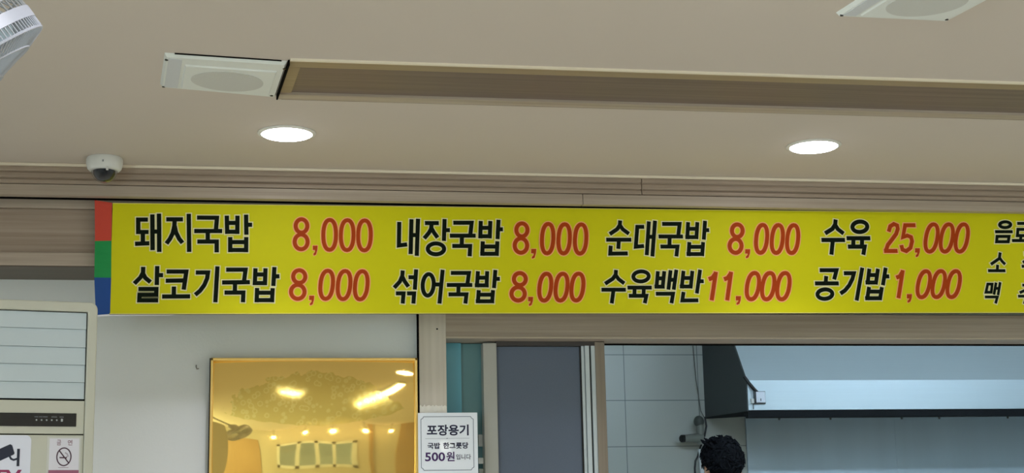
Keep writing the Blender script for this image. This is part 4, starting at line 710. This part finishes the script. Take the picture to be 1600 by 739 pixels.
# ------------------------------------------------------------------ dome camera
DC = Vector((-.414, 4.785, 2.4))
dcam = thing('dome_camera', DC, 'white security dome camera with a dark lens on the ceiling by the cornice', 'camera')
M_ = Matrix.Translation(DC)
q = MB().lathe([(.0, .0), (.052, 0), (.0545, -.006), (.0545, -.020), (.051, -.034), (.045, -.040), (.041, -.041), (.030, -.0405)], WHITE, M_, 48); q.build('housing', dcam, smooth=True)
SMOKE = mat('smoked_dome', c(18, 22, 30), .35, spec=.3)
CLEAR = bpy.data.materials.new('clear_dome'); CLEAR.use_nodes = True; nt = CLEAR.node_tree; nt.nodes.remove(nt.nodes['Principled BSDF'])
tr = nt.nodes.new('ShaderNodeBsdfTransparent'); tr.inputs[0].default_value = (.86, .87, .88, 1); gl = nt.nodes.new('ShaderNodeBsdfGlossy'); gl.inputs['Roughness'].default_value = .12
lw = nt.nodes.new('ShaderNodeLayerWeight'); lw.inputs['Blend'].default_value = .18; ms = nt.nodes.new('ShaderNodeMixShader')
nt.links.new(lw.outputs['Facing'], ms.inputs[0]); nt.links.new(tr.outputs[0], ms.inputs[1]); nt.links.new(gl.outputs[0], ms.inputs[2]); nt.links.new(ms.outputs[0], nt.nodes['Material Output'].inputs[0])
prof = [(.040*math.cos(R(a_)), -.038-.040*math.sin(R(a_))) for a_ in range(0, 90, 9)]+[(.0005, -.078)]
MB().lathe(prof, CLEAR, M_, 40, False).build('clear_dome', dcam, smooth=True)
prof = [(.0335, -.0395)]+[(.0335*math.cos(R(a_)), -.0405-.0335*math.sin(R(a_))) for a_ in range(0, 90, 9)]+[(.0005, -.0742)]
MB().lathe(prof, SMOKE, Matrix.Translation(DC), 40).build('lens_cover', dcam, smooth=True)['label'] = 'dark smoked lens cover'
q = MB().box(-.0035, .0035, -.0475, -.040, -.048, -.036, WHITE, .001); q.v = [tuple(DC+Vector(v)+Vector((.012, 0, 0))) for v in q.v]; q.build('latch', dcam)
q = MB().box(-.002, .002, -.0552, -.053, -.024, -.018, mat('small_mark', c(130, 134, 138), .5)); q.v = [tuple(DC+Vector(v)) for v in q.v]; q.build('mark', dcam)

# ------------------------------------------------------------------ ceiling ventilators
GRILLE = mat('vent_grille', c(202, 203, 196), .6, bump=.15, bscale=260)
VPL = mat('vent_white', c(226, 230, 224), .5)
GPN = mat('vent_grey', c(206, 210, 212), .5)
def vent(p00, p10, p11, p01, label):
    """corners near-left, near-right, far-right, far-left on the ceiling"""
    P = [Vector((p[0], p[1], 0)) for p in (p00, p10, p11, p01)]
    W = lambda u, v, z: (1-u)*(1-v)*P[0]+u*(1-v)*P[1]+u*v*P[2]+(1-u)*v*P[3]+Vector((0, 0, z))
    ctr = W(.5, .5, CEIL)
    t = thing('ceiling_ventilator', ctr, label, 'ventilator', 'square ceiling ventilators')
    def slab(u0, u1, v0, v1, z0, z1, mt, name, ch=0.0):
        q = MB(); T = [(u0, v0), (u1, v0), (u1, v1), (u0, v1)]; k = .02
        Tb = [(u0+k*ch, v0+k*ch), (u1-k*ch, v0+k*ch), (u1-k*ch, v1-k*ch), (u0+k*ch, v1-k*ch)]
        q.add([W(a, b_, z1) for a, b_ in T]+[W(a, b_, z0) for a, b_ in Tb], [(0,1,2,3), (7,6,5,4), (0,4,5,1), (1,5,6,2), (2,6,7,3), (3,7,4,0)], mt)
        return q.build(name, t)
    slab(0, 1, 0, 1, 2.390, 2.4005, VPL, 'frame', 1)
    slab(.035, .145, .05, .95, 2.3885, 2.3905, GPN, 'control_strip')['label'] = 'pale grey side strip'
    slab(.17, .935, .20, .93, 2.3865, 2.3905, VPL, 'cover', .6)
    q = MB(); n = 56; uc, vc, ru, rv = .545, .58, .305, .295
    vs = [W(uc+ru*math.cos(2*math.pi*i/n), vc+rv*math.sin(2*math.pi*i/n), 2.3855) for i in range(n)]+[W(uc+ru*math.cos(2*math.pi*i/n), vc+rv*math.sin(2*math.pi*i/n), 2.388) for i in range(n)]
    q.add(vs, [tuple(range(n))]+[(i, (i+1) % n, n+(i+1) % n, n+i) for i in range(n)], GRILLE); q.build('grille', t)['label'] = 'round grey grille'
    for (u, v) in ((.02, .10), (.985, .12), (.955, .94), (.03, .96)):
        MB().lathe([(0, 0), (.0042, 0), (.0042, .003)], BLACK, Matrix.Translation(W(u, v, 2.3885)), 10, False).build('fixing_hole', t)
    q = MB(); q.add([W(.08, -.012, 2.397), W(.95, -.008, 2.397), W(.95, .0, 2.397), W(.08, 0, 2.397), W(.08, -.012, 2.4005), W(.95, -.008, 2.4005), W(.95, .0, 2.4005), W(.08, 0, 2.4005)], [(0,1,2,3), (7,6,5,4), (0,4,5,1), (1,5,6,2), (2,6,7,3), (3,7,4,0)], GAP)
    q.build('edge_gap', t)
    return t
vent((-.189, 3.722), (.107, 3.756), (.086, 4.05), (-.212, 3.985), 'square white ceiling ventilator with round grille at the left end of the wood strip')
vent((1.385, 2.985), (1.672, 2.985), (1.619, 3.268), (1.343, 3.262), 'square white ceiling ventilator cut off by the top edge, above the right downlight')

# ------------------------------------------------------------------ downlights
GLOW = mat('downlight_glow', c(255, 255, 255), .5, emit=LAMPCOL+(1,), es=LAMP)
TRIM = mat('downlight_trim', c(228, 228, 222), .4)
def downlight(x, y, label, group='round recessed downlights'):
    t = thing('ceiling_downlight', (x, y, CEIL), label, 'downlight', group); M_ = Matrix.Translation((x, y, CEIL))
    MB().lathe([(.0735, -.0005), (.084, -.0005), (.084, -.003), (.0735, -.006)], TRIM, M_, 48, False).build('trim_ring', t, smooth=True)
    MB().lathe([(.0735, -.001), (.0735, -.005), (.068, -.0085), (.05, -.0115), (.025, -.013), (.0005, -.0135)], GLOW, M_, 48, False).build('diffuser', t, smooth=True)
    l = bpy.data.lights.new('downlight_beam', 'SPOT'); l.energy = BEAM; l.color = LAMPCOL; l.spot_size = R(116); l.spot_blend = 1; l.shadow_soft_size = .06
    o = bpy.data.objects.new('downlight_beam', l); COL.objects.link(o); o.location = (x, y, CEIL-.03); o.parent = t; o.matrix_parent_inverse = t.matrix_basis.inverted()
downlight(.126, 4.438, 'lit round downlight below the left end of the wood ceiling strip')
downlight(1.728, 4.438, 'lit round downlight on the right between the wood strip and the banner')
downlight(1.072, 3.070, 'lit round downlight just cut off by the top edge right of centre')
downlight(.13, 1.95, 'round ceiling downlight mirrored as a bright oval in the gold picture')
for x, y in ((-1.48, 4.438), (3.33, 4.438), (-1.0, 2.62), (2.68, 3.13), (-1.6, 1.95), (1.95, 1.95), (3.5, 1.95), (-1.6, -.1), (3.4, -.1), (-1.7, -2.2), (3.4, -2.2)):
    downlight(x, y, 'round white downlight outside the picture, over the dining tables')

# ------------------------------------------------------------------ wall fan at the top left
def fan():
    tip = Vector((-.259, 2.0, 1.896))-rg*.0125-up*.005
    la = (rg*.83+up*.56).normalized()                       # long axis of the ring as seen
    ax = (rg*.555-up*.82+fwd*.20).normalized(); la = (la-ax*la.dot(ax)).normalized(); lb = ax.cross(la)
    RAD = .20; ctr = tip-la*RAD
    B = Matrix((la, lb, ax)).transposed().to_4x4(); B.translation = ctr
    t = thing('wall_fan', ctr, 'white caged electric fan at the top left, close to the ceiling', 'fan')
    FW = mat('fan_white', c(166, 171, 180), .4); FR = mat('fan_rear', c(166, 168, 170), .4)
    MB().lathe([(.197, -.014), (.201, -.014), (.201, .002), (.197, .002), (.197, -.014)], FW, B, 96, False).build('rim_band', t, smooth=True)
    q = MB()
    def wire(mb, prof, n, r, mt):
        for k in range(n):
            a_ = 2*math.pi*k/n; mb.tube([B @ Vector((p*math.cos(a_), p*math.sin(a_), h)) for p, h in prof], r, mt, 5)
    wire(q, [(.199, .0), (.1995, .014), (.197, .019), (.17, .029), (.10, .046), (.045, .05)], 150, .0012, FW)
    for rr, h in ((.1985, .017), (.17, .029), (.12, .042)): q.tube([B @ Vector((rr*math.cos(2*math.pi*k/72), rr*math.sin(2*math.pi*k/72), h)) for k in range(72)], .0022, FW, 6, True)
    q.lathe([(.0005, .054), (.03, .054), (.046, .051), (.046, .047)], FW, B, 32); q.build('front_grille', t, smooth=True)
    q = MB(); wire(q, [(.199, -.012), (.197, -.03), (.185, -.05), (.12, -.078), (.06, -.085)], 80, .0015, FR)
    for rr, h in ((.197, -.03), (.15, -.065), (.06, -.085)): q.tube([B @ Vector((rr*math.cos(2*math.pi*k/72), rr*math.sin(2*math.pi*k/72), h)) for k in range(72)], .002, FR, 6, True)
    q.build('rear_grille', t, smooth=True)
    q = MB(); q.lathe([(.0005, .02), (.02, .018), (.03, .005), (.03, -.02)], FW, B, 24)
    for k in range(3):
        a0 = 2*math.pi*k/3; vs = []
        for i in range(7):
            for s_ in (-1, 1):
                rr = .028+.15*i/6; wd = (.22+.38*math.sin(math.pi*min(i/6+.15, 1)))*s_
                vs.append(B @ Vector((rr*math.cos(a0+wd), rr*math.sin(a0+wd), -.005+.016*s_)))
        q.add(vs, [(2*i, 2*i+1, 2*i+3, 2*i+2) for i in range(6)], mat('fan_blade', c(190, 205, 214), .3))
    q.build('blades', t, smooth=True)
    q = MB(); q.lathe([(.0005, -.18), (.04, -.178), (.055, -.16), (.06, -.10), (.06, -.084), (.0005, -.083)], FW, B, 32); q.build('motor_housing', t, smooth=True)
    p = B @ Vector((0, 0, -.17)); wx = XL
    q = MB(); q.tube([p, p+Vector((-.10, 0, .06)), Vector((p.x-.16, p.y, 2.05)), Vector((p.x-.16, p.y, 2.385))], .014, FW, 12)
    q.lathe([(.0005, .0), (.055, 0), (.055, -.02), (.02, -.03)], FW, Matrix.Translation((p.x-.16, p.y, 2.4)), 24); q.build('ceiling_bracket', t, smooth=True)
fan()

# ------------------------------------------------------------------ kitchen
HX0, HX1 = 2.427, 5.2
hood = thing('range_hood', (3.6, 7.6, 1.80), 'large stainless steel extractor hood in the kitchen behind the serving opening', 'range hood')
HST = steel('hood_steel', c(200, 216, 224), .42, 'X', .25, .04); HSIDE = mat('hood_side_shade', c(58, 66, 68), .55, spec=.3)  # end panel is the same steel, its shade put into a darker colour
SPLASH = steel('splash_steel', c(190, 206, 216), .45, 'Z', .35, .10)
hz = 2.395; yt = 7.3+(hz-1.988)*.826
MB().prism([(7.3, 1.988), (yt, hz), (yt+.012, hz), (7.312, 1.99)], HX0+.003, HX1, HST).build('sloped_front', hood)
MB().box(HX0+.003, HX1, 7.298, 7.312, 1.842, 1.9885, HST).build('front_panel', hood, bevel=.002)
MB().prism([(7.3, 1.842), (7.3, 1.988), (yt, hz), (8.0, hz), (8.0, 1.868), (7.3, 1.838)], HX0-.004, HX0+.003, HSIDE).build('end_panel', hood)['label'] = 'steel end panel with shade painted into its grey'
q = MB(); q.box(HX0, HX1, 7.302, 7.345, 1.806, 1.8425, mat('grease_lip', c(12, 16, 20), .7, spec=.2)); q.prism([(7.345, 1.842), (8.0, 1.869), (8.0, 1.860), (7.345, 1.815)], HX0-.004, HX0+.02, mat('grease_lip', c(12, 16, 20), .7)); q.build('grease_gutter', hood, bevel=.004)['label'] = 'black greasy gutter lip'
for k in range(9): x = 2.62+k*.29+random.uniform(-.08, .08); MB().lathe([(.0005, -.012), (.005, -.009), (.006, 0)], mat('grease_drop', c(40, 40, 38), .3), Matrix.Translation((x, 7.325, 1.806)), 8).build('grease_drip', hood, smooth=True)
MB().box(HX0+.02, HX1, 7.35, 7.98, 1.93, 1.94, mat('hood_inside', c(90, 96, 98), .5)).build('filter_tray', hood)
tag(MB().box(2.64, HX1, 7.985, 7.999, .9, 1.868, SPLASH).box(3.47, 3.475, 7.983, 7.986, .9, 1.86, SPLASH).build('steel_splashback'), 'stainless steel sheet on the kitchen wall under the extractor hood', 'splashback')
# switch box on the hood
sw = thing('switch_box', (2.486, 7.29, 1.874), 'small white switch box with black conduit on the lower corner of the hood', 'switch')
MB().box(2.463, 2.509, 7.272, 7.298, 1.876, 1.929, mat('switch_white', c(226, 232, 244), .35), .003).build('box', sw)
MB().box(2.457, 2.513, 7.284, 7.2985, 1.871, 1.932, BLACK).build('backplate', sw)
MB().box(2.457, 2.463, 7.273, 7.285, 1.873, 1.932, BLACK).build('side_cover', sw)
MB().box(2.483, 2.487, 7.268, 7.274, 1.884, 1.896, mat('switch_toggle', c(70, 78, 96), .4), .001).build('toggle', sw)
MB().box(2.441, 2.456, 7.282, 7.298, 1.874, 1.897, WHITE, .002).build('junction', sw)
MB().tube([(2.41, 7.285, 2.005), (2.432, 7.282, 1.972), (2.456, 7.282, 1.943), (2.472, 7.284, 1.928)], .0085, BLACK, 10).build('conduit', sw, smooth=True)
MB().tube([(2.452, 7.29, 1.874), (2.452, 7.29, 1.846)], .002, BLACK, 6).build('wire', sw)
# pipe fitting on the tiled wall
tapm = mat('fitting_grey', c(122, 127, 121), .5); tapd = mat('fitting_dark', c(74, 80, 76), .5)
tp_ = thing('pipe_fitting', (2.357, 7.9, 1.73), 'grey pipe fitting with round knob and side arm on the tiles beside the cook', 'pipe fitting')
bm = bmesh.new(); bmesh.ops.create_uvsphere(bm, u_segments=20, v_segments=14, radius=.029)
q = MB(); q.bm(bm, tapd, Matrix.Translation((2.358, 7.9, 1.838)) @ Matrix.Diagonal((.95, .9, 1.05, 1))); q.build('knob', tp_, smooth=True)
MB().tube([(2.362, 7.9, 1.82), (2.362, 7.9, 1.775), (2.362, 7.9, 1.72)], [.021, .02, .016], tapm, 14).build('stem', tp_, smooth=True)
MB().tube([(2.372, 7.9, 1.752), (2.33, 7.895, 1.752), (2.268, 7.885, 1.7495)], [.027, .023, .019], tapm, 14).build('arm', tp_, smooth=True)
MB().tube([(2.272, 7.886, 1.7497), (2.254, 7.883, 1.749), (2.250, 7.882, 1.749)], [.0195, .0195, .015], mat('fitting_black', c(24, 26, 26), .5), 14).build('end_cap', tp_, smooth=True)['label'] = 'black end cap'
MB().box(2.345, 2.385, 7.91, 8.0, 1.735, 1.77, tapm, .004).build('wall_bracket', tp_)
tag(MB().tube([(2.367, 7.985, 2.395), (2.368, 7.985, 2.27), (2.377, 7.985, 2.07), (2.396, 7.985, 1.90), (2.412, 7.985, 1.868)], .0022, mat('cable_grey', c(96, 98, 92), .6), 6).build('thin_cable', smooth=True), 'thin grey cable hanging down the tiles left of the extractor hood', 'cable')
tag(MB().tube([(2.412, 7.97, 1.868), (2.417, 7.965, 1.82), (2.405, 7.965, 1.77), (2.38, 7.965, 1.71), (2.362, 7.965, 1.66), (2.349, 7.965, 1.638), (2.344, 7.965, 1.60), (2.344, 7.965, 1.3)], .0052, BLACK, 8).build('power_cord', smooth=True), 'thick black cord dropping from the hood corner behind the cook', 'cord')
tag(MB().prism([(2.366, 1.70), (2.379, 1.70), (2.392, 1.60), (2.386, 1.5), (2.372, 1.5)], 7.955, 7.975, mat('tag_white', c(214, 220, 222), .5), 'Y').build('hanging_cloth', bevel=.004), 'narrow white cloth hanging behind the cook and the black cord', 'cloth')
# kitchen tube lamps (light the hood and the tiles)
KG = mat('tube_glow', c(240, 250, 255), .4, emit=KCOL+(1,), es=KTUBE)
for i, (x, y, lb) in enumerate(((3.7, 5.65, 'white kitchen tube lamp over the cooking aisle, hidden behind the banner'), (1.9, 5.65, 'white kitchen tube lamp left of the aisle, hidden behind the banner'))):
    t = thing('tube_lamp', (x, y, 2.4), lb, 'lamp')
    MB().box(x-.62, x+.62, y-.04, y+.04, 2.37, 2.4, WHITE, .004).build('housing', t)
    MB().tube([(x-.6, y, 2.35), (x+.6, y, 2.35)], .018, KG, 16).build('tube', t, smooth=True)

# ------------------------------------------------------------------ the cook, back turned, at the stove
def cook(hx, hy, top):
    SKIN = mat('skin', c(206, 160, 132), .55); HAIR = mat('hair_black', c(10, 12, 17), .75, spec=.12)
    t = thing('person', (hx, hy, 0), 'cook with short black hair facing the stove under the hood, back turned', 'person')
    hc = Vector((hx, hy, top-.135))                         # head centre
    ns = top-.30                                            # neck base height
    J = dict(pel=(0, 0, .93), wa=(0, 0, 1.08), ch=(0, .01, 1.24), nb=(0, 0, ns-.03), nk=(0, .005, ns+.05), hd=(0, .015, ns+.10))
    for s_, L_ in ((-1, 'l'), (1, 'r')):
        J.update({L_+'sh': (s_*.17, 0, ns-.06), L_+'el': (s_*.22, .05, ns-.33), L_+'wr': (s_*.15, .28, ns-.36), L_+'hp': (s_*.09, 0, .88), L_+'kn': (s_*.10, .01, .48), L_+'an': (s_*.11, -.02, .08), L_+'to': (s_*.12, .13, .04)})
    RD = dict(pel=.125, wa=.115, ch=.135, nb=.075, nk=.056, hd=.055, sh=.058, el=.042, wr=.027, hp=.085, kn=.055, an=.037, to=.032)
    E = [('pel', 'wa'), ('wa', 'ch'), ('ch', 'nb'), ('nb', 'nk'), ('nk', 'hd')]
    for L_ in 'lr': E += [('nb', L_+'sh'), (L_+'sh', L_+'el'), (L_+'el', L_+'wr'), ('pel', L_+'hp'), (L_+'hp', L_+'kn'), (L_+'kn', L_+'an'), (L_+'an', L_+'to')]
    def skin(keys, edges, grow, name):
        me = bpy.data.meshes.new(name); ks = list(keys)
        me.from_pydata([Vector(J[k])+Vector((hx, hy, 0)) for k in ks], [(ks.index(a_), ks.index(b_)) for a_, b_ in edges], [])
        o = bpy.data.objects.new(name, me); COL.objects.link(o)
        sk = o.modifiers.new('s', 'SKIN'); sk.use_smooth_shade = True
        for i, k in enumerate(ks):
            r_ = RD[k if k in RD else k[1:]]+grow
            me.skin_vertices[0].data[i].radius = (r_*(1.25 if k in ('ch', 'wa', 'pel') else 1), r_*(.85 if k in ('ch', 'wa', 'pel') else 1)); me.skin_vertices[0].data[i].use_root = i == 0
        sb = o.modifiers.new('u', 'SUBSURF'); sb.levels = sb.render_levels = 2
        dg = bpy.context.evaluated_depsgraph_get(); m2 = bpy.data.meshes.new_from_object(o.evaluated_get(dg)); bpy.data.objects.remove(o)
        return m2
    body = skin(J.keys(), E, 0, 'body')
    bm = bmesh.new(); bm.from_mesh(body)
    def ball(loc, sc, seg=24):
        r_ = bmesh.ops.create_uvsphere(bm, u_segments=seg, v_segments=seg*2//3, radius=1)
        for v in r_['verts']: v.co = Vector((v.co.x*sc[0], v.co.y*sc[1], v.co.z*sc[2]))+Vector(loc)
    ball(hc+Vector((0, 0, .02)), (.072, .092, .098), 32)     # skull
    ball(hc+Vector((0, .028, -.045)), (.055, .062, .070), 28)  # jaw
    ball(hc+Vector((0, .103, -.02)), (.011, .018, .020), 12)  # nose
    for s_ in (-1, 1):
        ball(hc+Vector((s_*.076, -.005, -.012)), (.007, .017, .031), 14)  # ears
        ball(hc+Vector((s_*.028, .078, .018)), (.018, .012, .008), 12)
        w_ = Vector(J['l' if s_ < 0 else 'r'][0:0] or (0, 0, 0)) if False else Vector(J[('l' if s_ < 0 else 'r')+'wr'])+Vector((hx, hy, 0))
        ball(w_+Vector((0, .045, -.01)), (.038, .05, .018), 16)
        for k in range(4):
            L_ = (.058, .07, .066, .05)[k]
            for j_ in range(5): ball(w_+Vector(((k-1.5)*.019, .08+L_*j_/4, -.012-.03*(j_/4)**2)), (.0088, .013, .0088), 8)
        for j_ in range(4): ball(w_+Vector((-s_*(.035+.012*j_), .03+.02*j_, -.012)), (.010, .013, .010), 8)
    ball(hc+Vector((0, .086, -.068)), (.022, .008, .006), 12)  # lips
    bm.to_mesh(body); bm.free()
    o = bpy.data.objects.new('body', body); COL.objects.link(o)
    rm = o.modifiers.new('r', 'REMESH'); rm.mode = 'VOXEL'; rm.voxel_size = .0055; rm.use_smooth_shade = True
    smo = o.modifiers.new('sm', 'SMOOTH'); smo.factor = .5; smo.iterations = 3
    dg = bpy.context.evaluated_depsgraph_get(); m2 = bpy.data.meshes.new_from_object(o.evaluated_get(dg)); bpy.data.objects.remove(o)
    m2.materials.clear(); m2.materials.append(SKIN)
    m2.polygons.foreach_set('use_smooth', [True]*len(m2.polygons))
    o = bpy.data.objects.new('body', m2); COL.objects.link(o); o.parent = t; o.matrix_parent_inverse = t.matrix_basis.inverted()
    def cloth(keys, edges, grow, name, mt):
        m_ = skin(keys, edges, grow, name); m_.materials.clear(); m_.materials.append(mt)
        q_ = bpy.data.objects.new(name, m_); COL.objects.link(q_); q_.parent = t; q_.matrix_parent_inverse = t.matrix_basis.inverted()
        m_.polygons.foreach_set('use_smooth', [True]*len(m_.polygons))
    K1 = ['pel', 'wa', 'ch', 'nb', 'lsh', 'lel', 'rsh', 'rel']
    cloth(K1, [e for e in E if e[0] in K1 and e[1] in K1], .014, 'shirt', mat('shirt_dark', c(40, 42, 48), .8))
    K2 = ['pel', 'lhp', 'lkn', 'lan', 'rhp', 'rkn', 'ran']
    cloth(K2, [e for e in E if e[0] in K2 and e[1] in K2], .016, 'trousers', mat('trousers_dark', c(28, 30, 34), .8))
    q_ = MB()
    for s_ in (-1, 1): q_.box(hx+s_*.115-.05, hx+s_*.115+.05, hy-.08, hy+.19, 0, .075, BLACK, .02)
    q_.build('shoes', t, smooth=True)
    # hair: a shell over crown and back, broken into short locks
    bm = bmesh.new(); bmesh.ops.create_uvsphere(bm, u_segments=64, v_segments=48, radius=1)
    for v in bm.verts:
        d = v.co.copy(); nn = noise.noise(d*3.2)*.06+noise.noise(d*9)*.045
        p = Vector((d.x*.084, d.y*.103, d.z*.106))*(1+nn)
        p.z += .022
        if d.z < 0: p.z = .022+d.z*.118*(1+nn*.5); p.x *= 1-.10*(-d.z)
        v.co = p
    dead = [f_ for f_ in bm.faces if (f_.calc_center_median().y > .045 and f_.calc_center_median().z < .055) or f_.calc_center_median().z < -.096 or (abs(f_.calc_center_median().x) > .060 and f_.calc_center_median().z < -.005 and f_.calc_center_median().y > -.04)]
    bmesh.ops.delete(bm, geom=dead, context='FACES')
    q_ = MB(); q_.bm(bm, HAIR, Matrix.Translation(hc))
    rnd = random.Random(3)
    for k in range(520):
        a_ = rnd.uniform(0, 2*math.pi); zc = rnd.uniform(-.45, 1)
        d = Vector((math.cos(a_)*math.sqrt(1-zc*zc), math.sin(a_)*math.sqrt(1-zc*zc), zc))
        if d.y > .45 and d.z < .4: continue
        if abs(d.x) > .75 and d.z < -.05: continue
        p = hc+Vector((d.x*.082, d.y*.100, d.z*.104+.022))
        tg = Vector((rnd.uniform(-1, 1), rnd.uniform(-1, 1), rnd.uniform(-1, .4))); tg = (tg-d*tg.dot(d)).normalized()
        Ln = rnd.uniform(.018, .038); lift = rnd.uniform(.1, .65)
        q_.tube([p-d*.006, p+tg*Ln*.4+d*Ln*lift*.6, p+tg*Ln+d*Ln*lift*.5], [.006, .0055, .001], HAIR, 5)
    for k in range(26):                                   # a standing tuft over the left ear and crown
        b_ = hc+Vector((rnd.uniform(-.085, -.02), rnd.uniform(-.06, .03), rnd.uniform(.075, .112)))
        e_ = Vector((rnd.uniform(-.6, .2), rnd.uniform(-.5, .2), rnd.uniform(.1, .6))).normalized()*rnd.uniform(.018, .032)
        q_.tube([b_-e_*.3, b_+e_*.5, b_+e_], [.009, .008, .0015], HAIR, 5)
    q_.build('hair', t, smooth=True)
cook(2.052, 6.55, 1.668)
nh = MB(); nh.lathe([(.0005, -.002), (.0028, -.0015), (.003, .0)], GAP, Matrix.Translation((.647, 5.1495, 1.929)) @ Matrix.Rotation(R(90), 4, 'X'), 10)
tag(nh.build('nail_head'), 'tiny dark nail head on the corner joint of the wooden column', 'nail')
nh = MB(); nh.tube([(-.139, 5.189, 1.812), (-.139, 5.183, 1.812), (-.139, 5.178, 1.806), (-.136, 5.176, 1.799), (-.131, 5.178, 1.801)], .0022, mat('hook_grey', c(150, 148, 142), .5), 6)
tag(nh.build('wall_hook', smooth=True), 'tiny grey hook in the white wall left of the gold picture', 'hook')
MB().box(.796, .8115, 5.252, 5.262, 1.546, 1.586, mat('block_grey', c(176, 184, 180), .4), .002).box(.794, .8115, 5.248, 5.262, 1.488, 1.508, mat('block_white', c(240, 246, 246), .3), .002).box(.796, .8115, 5.252, 5.262, 1.42, 1.472, mat('block_grey', c(176, 184, 180), .4), .002).build('latch', wn)['label'] = 'pale blocks beside the stile'  # three small pale blocks along the beige stile

# ------------------------------------------------------------------ the part of the room behind the viewer, seen only in the gold mirror
b2 = thing('window_2', ((BX0+BX1)/2, YN, BZ0), None, None); struct(b2)
q = MB(); T_ = .085
q.box(BX0, BX1, YN-.08, YN+.02, BZ0, BZ0+T_, WHITE).box(BX0, BX1, YN-.08, YN+.02, BZ1-T_, BZ1, WHITE)
for k in range(5): x = BX0+(BX1-BX0-T_)*k/4; q.box(x, x+T_, YN-.08, YN+.02, BZ0, BZ1, WHITE)
q.build('window_frame', b2)
GL = bpy.data.materials.new('pane_glass'); GL.use_nodes = True; nt = GL.node_tree; nt.nodes.remove(nt.nodes['Principled BSDF'])
tr = nt.nodes.new('ShaderNodeBsdfTransparent'); tr.inputs[0].default_value = (.62, .69, .68, 1); gl = nt.nodes.new('ShaderNodeBsdfGlossy'); gl.inputs['Roughness'].default_value = .05
ms = nt.nodes.new('ShaderNodeMixShader'); ms.inputs[0].default_value = .08
nt.links.new(tr.outputs[0], ms.inputs[1]); nt.links.new(gl.outputs[0], ms.inputs[2]); nt.links.new(ms.outputs[0], nt.nodes['Material Output'].inputs[0])
for k in range(4):
    x = BX0+(BX1-BX0-T_)*k/4; MB().box(x+T_, x+(BX1-BX0-T_)/4, YN-.045, YN-.04, BZ0+T_, BZ1-T_, GL).build('pane', b2)
struct(MB().box(XL, -.72, YN, YN+.03, 0, 1.95, wood('gold_oak', c(158, 126, 84), c(182, 150, 106), 'Z')).build('trim_12'))
struct(MB().box(1.93, 2.03, YN, YN+.06, 0, CEIL, wood('gold_oak', c(158, 126, 84), c(182, 150, 106), 'Z')).build('trim_13'))
struct(MB().box(2.78, XR, YN, YN+.05, 0, CEIL, wood('gold_oak', c(158, 126, 84), c(182, 150, 106), 'Z')).build('trim_14'))
BULB = mat('bulb_glow', c(255, 246, 224), .4, emit=(1, .95, .85, 1), es=30)
for i, x in enumerate((-.15, .5, 1.15, 1.8, 2.45)):
    t = thing('pendant_bulb', (x, -3.6, 2.1), 'glowing globe bulb on a short black cord, mirrored in the gold picture', 'pendant lamp', 'pendant bulbs in a row before the back window')
    MB().lathe([(.0005, .0), (.04, 0), (.04, -.012), (.0005, -.02)], BLACK, Matrix.Translation((x, -3.6, 2.4)), 20).tube([(x, -3.6, 2.385), (x, -3.6, 2.2)], .004, BLACK, 8).build('cord', t, smooth=True)
    MB().lathe([(.0005, .055), (.02, .055), (.024, 0), (.0005, -.002)], BLACK, Matrix.Translation((x, -3.6, 2.16)), 20).build('socket', t, smooth=True)
    bm = bmesh.new(); bmesh.ops.create_uvsphere(bm, u_segments=20, v_segments=14, radius=.055)
    q = MB(); q.bm(bm, BULB, Matrix.Translation((x, -3.6, 2.11))); q.build('bulb', t, smooth=True)
t = thing('linear_lamp', (1.13, 1.4, 2.4), 'long white linear lamp on the ceiling, mirrored at the right of the gold picture', 'lamp')
MB().box(1.09, 1.17, .35, 2.65, 2.375, 2.4, WHITE, .004).build('housing', t)
MB().box(1.10, 1.16, .37, 2.63, 2.366, 2.376, mat('linear_glow', c(255, 255, 250), .5, emit=(1, .985, .93, 1), es=14)).build('diffuser', t)
w3 = thing('window_3', (XL, (LY0+LY1)/2, LZ0), None, None); struct(w3)
q = MB()
q.box(XL-.08, XL+.01, LY0, LY1, LZ0, LZ0+.06, WHITE).box(XL-.08, XL+.01, LY0, LY1, LZ1-.06, LZ1, WHITE)
for k in range(4): y = LY0+(LY1-LY0-.06)*k/3; q.box(XL-.08, XL+.01, y, y+.06, LZ0, LZ1, WHITE)
q.build('window_frame', w3, bevel=.004)
GL2 = bpy.data.materials.new('clear_glass'); GL2.use_nodes = True; nt = GL2.node_tree; nt.nodes.remove(nt.nodes['Principled BSDF'])
tr = nt.nodes.new('ShaderNodeBsdfTransparent'); tr.inputs[0].default_value = (.93, .96, .95, 1); gl = nt.nodes.new('ShaderNodeBsdfGlossy'); gl.inputs['Roughness'].default_value = .03
ms = nt.nodes.new('ShaderNodeMixShader'); ms.inputs[0].default_value = .05
nt.links.new(tr.outputs[0], ms.inputs[1]); nt.links.new(gl.outputs[0], ms.inputs[2]); nt.links.new(ms.outputs[0], nt.nodes['Material Output'].inputs[0])
for k in range(3):
    y = LY0+(LY1-LY0-.06)*k/3; MB().box(XL-.045, XL-.04, y+.06, y+(LY1-LY0-.06)/3, LZ0+.06, LZ1-.06, GL2).build('pane', w3)
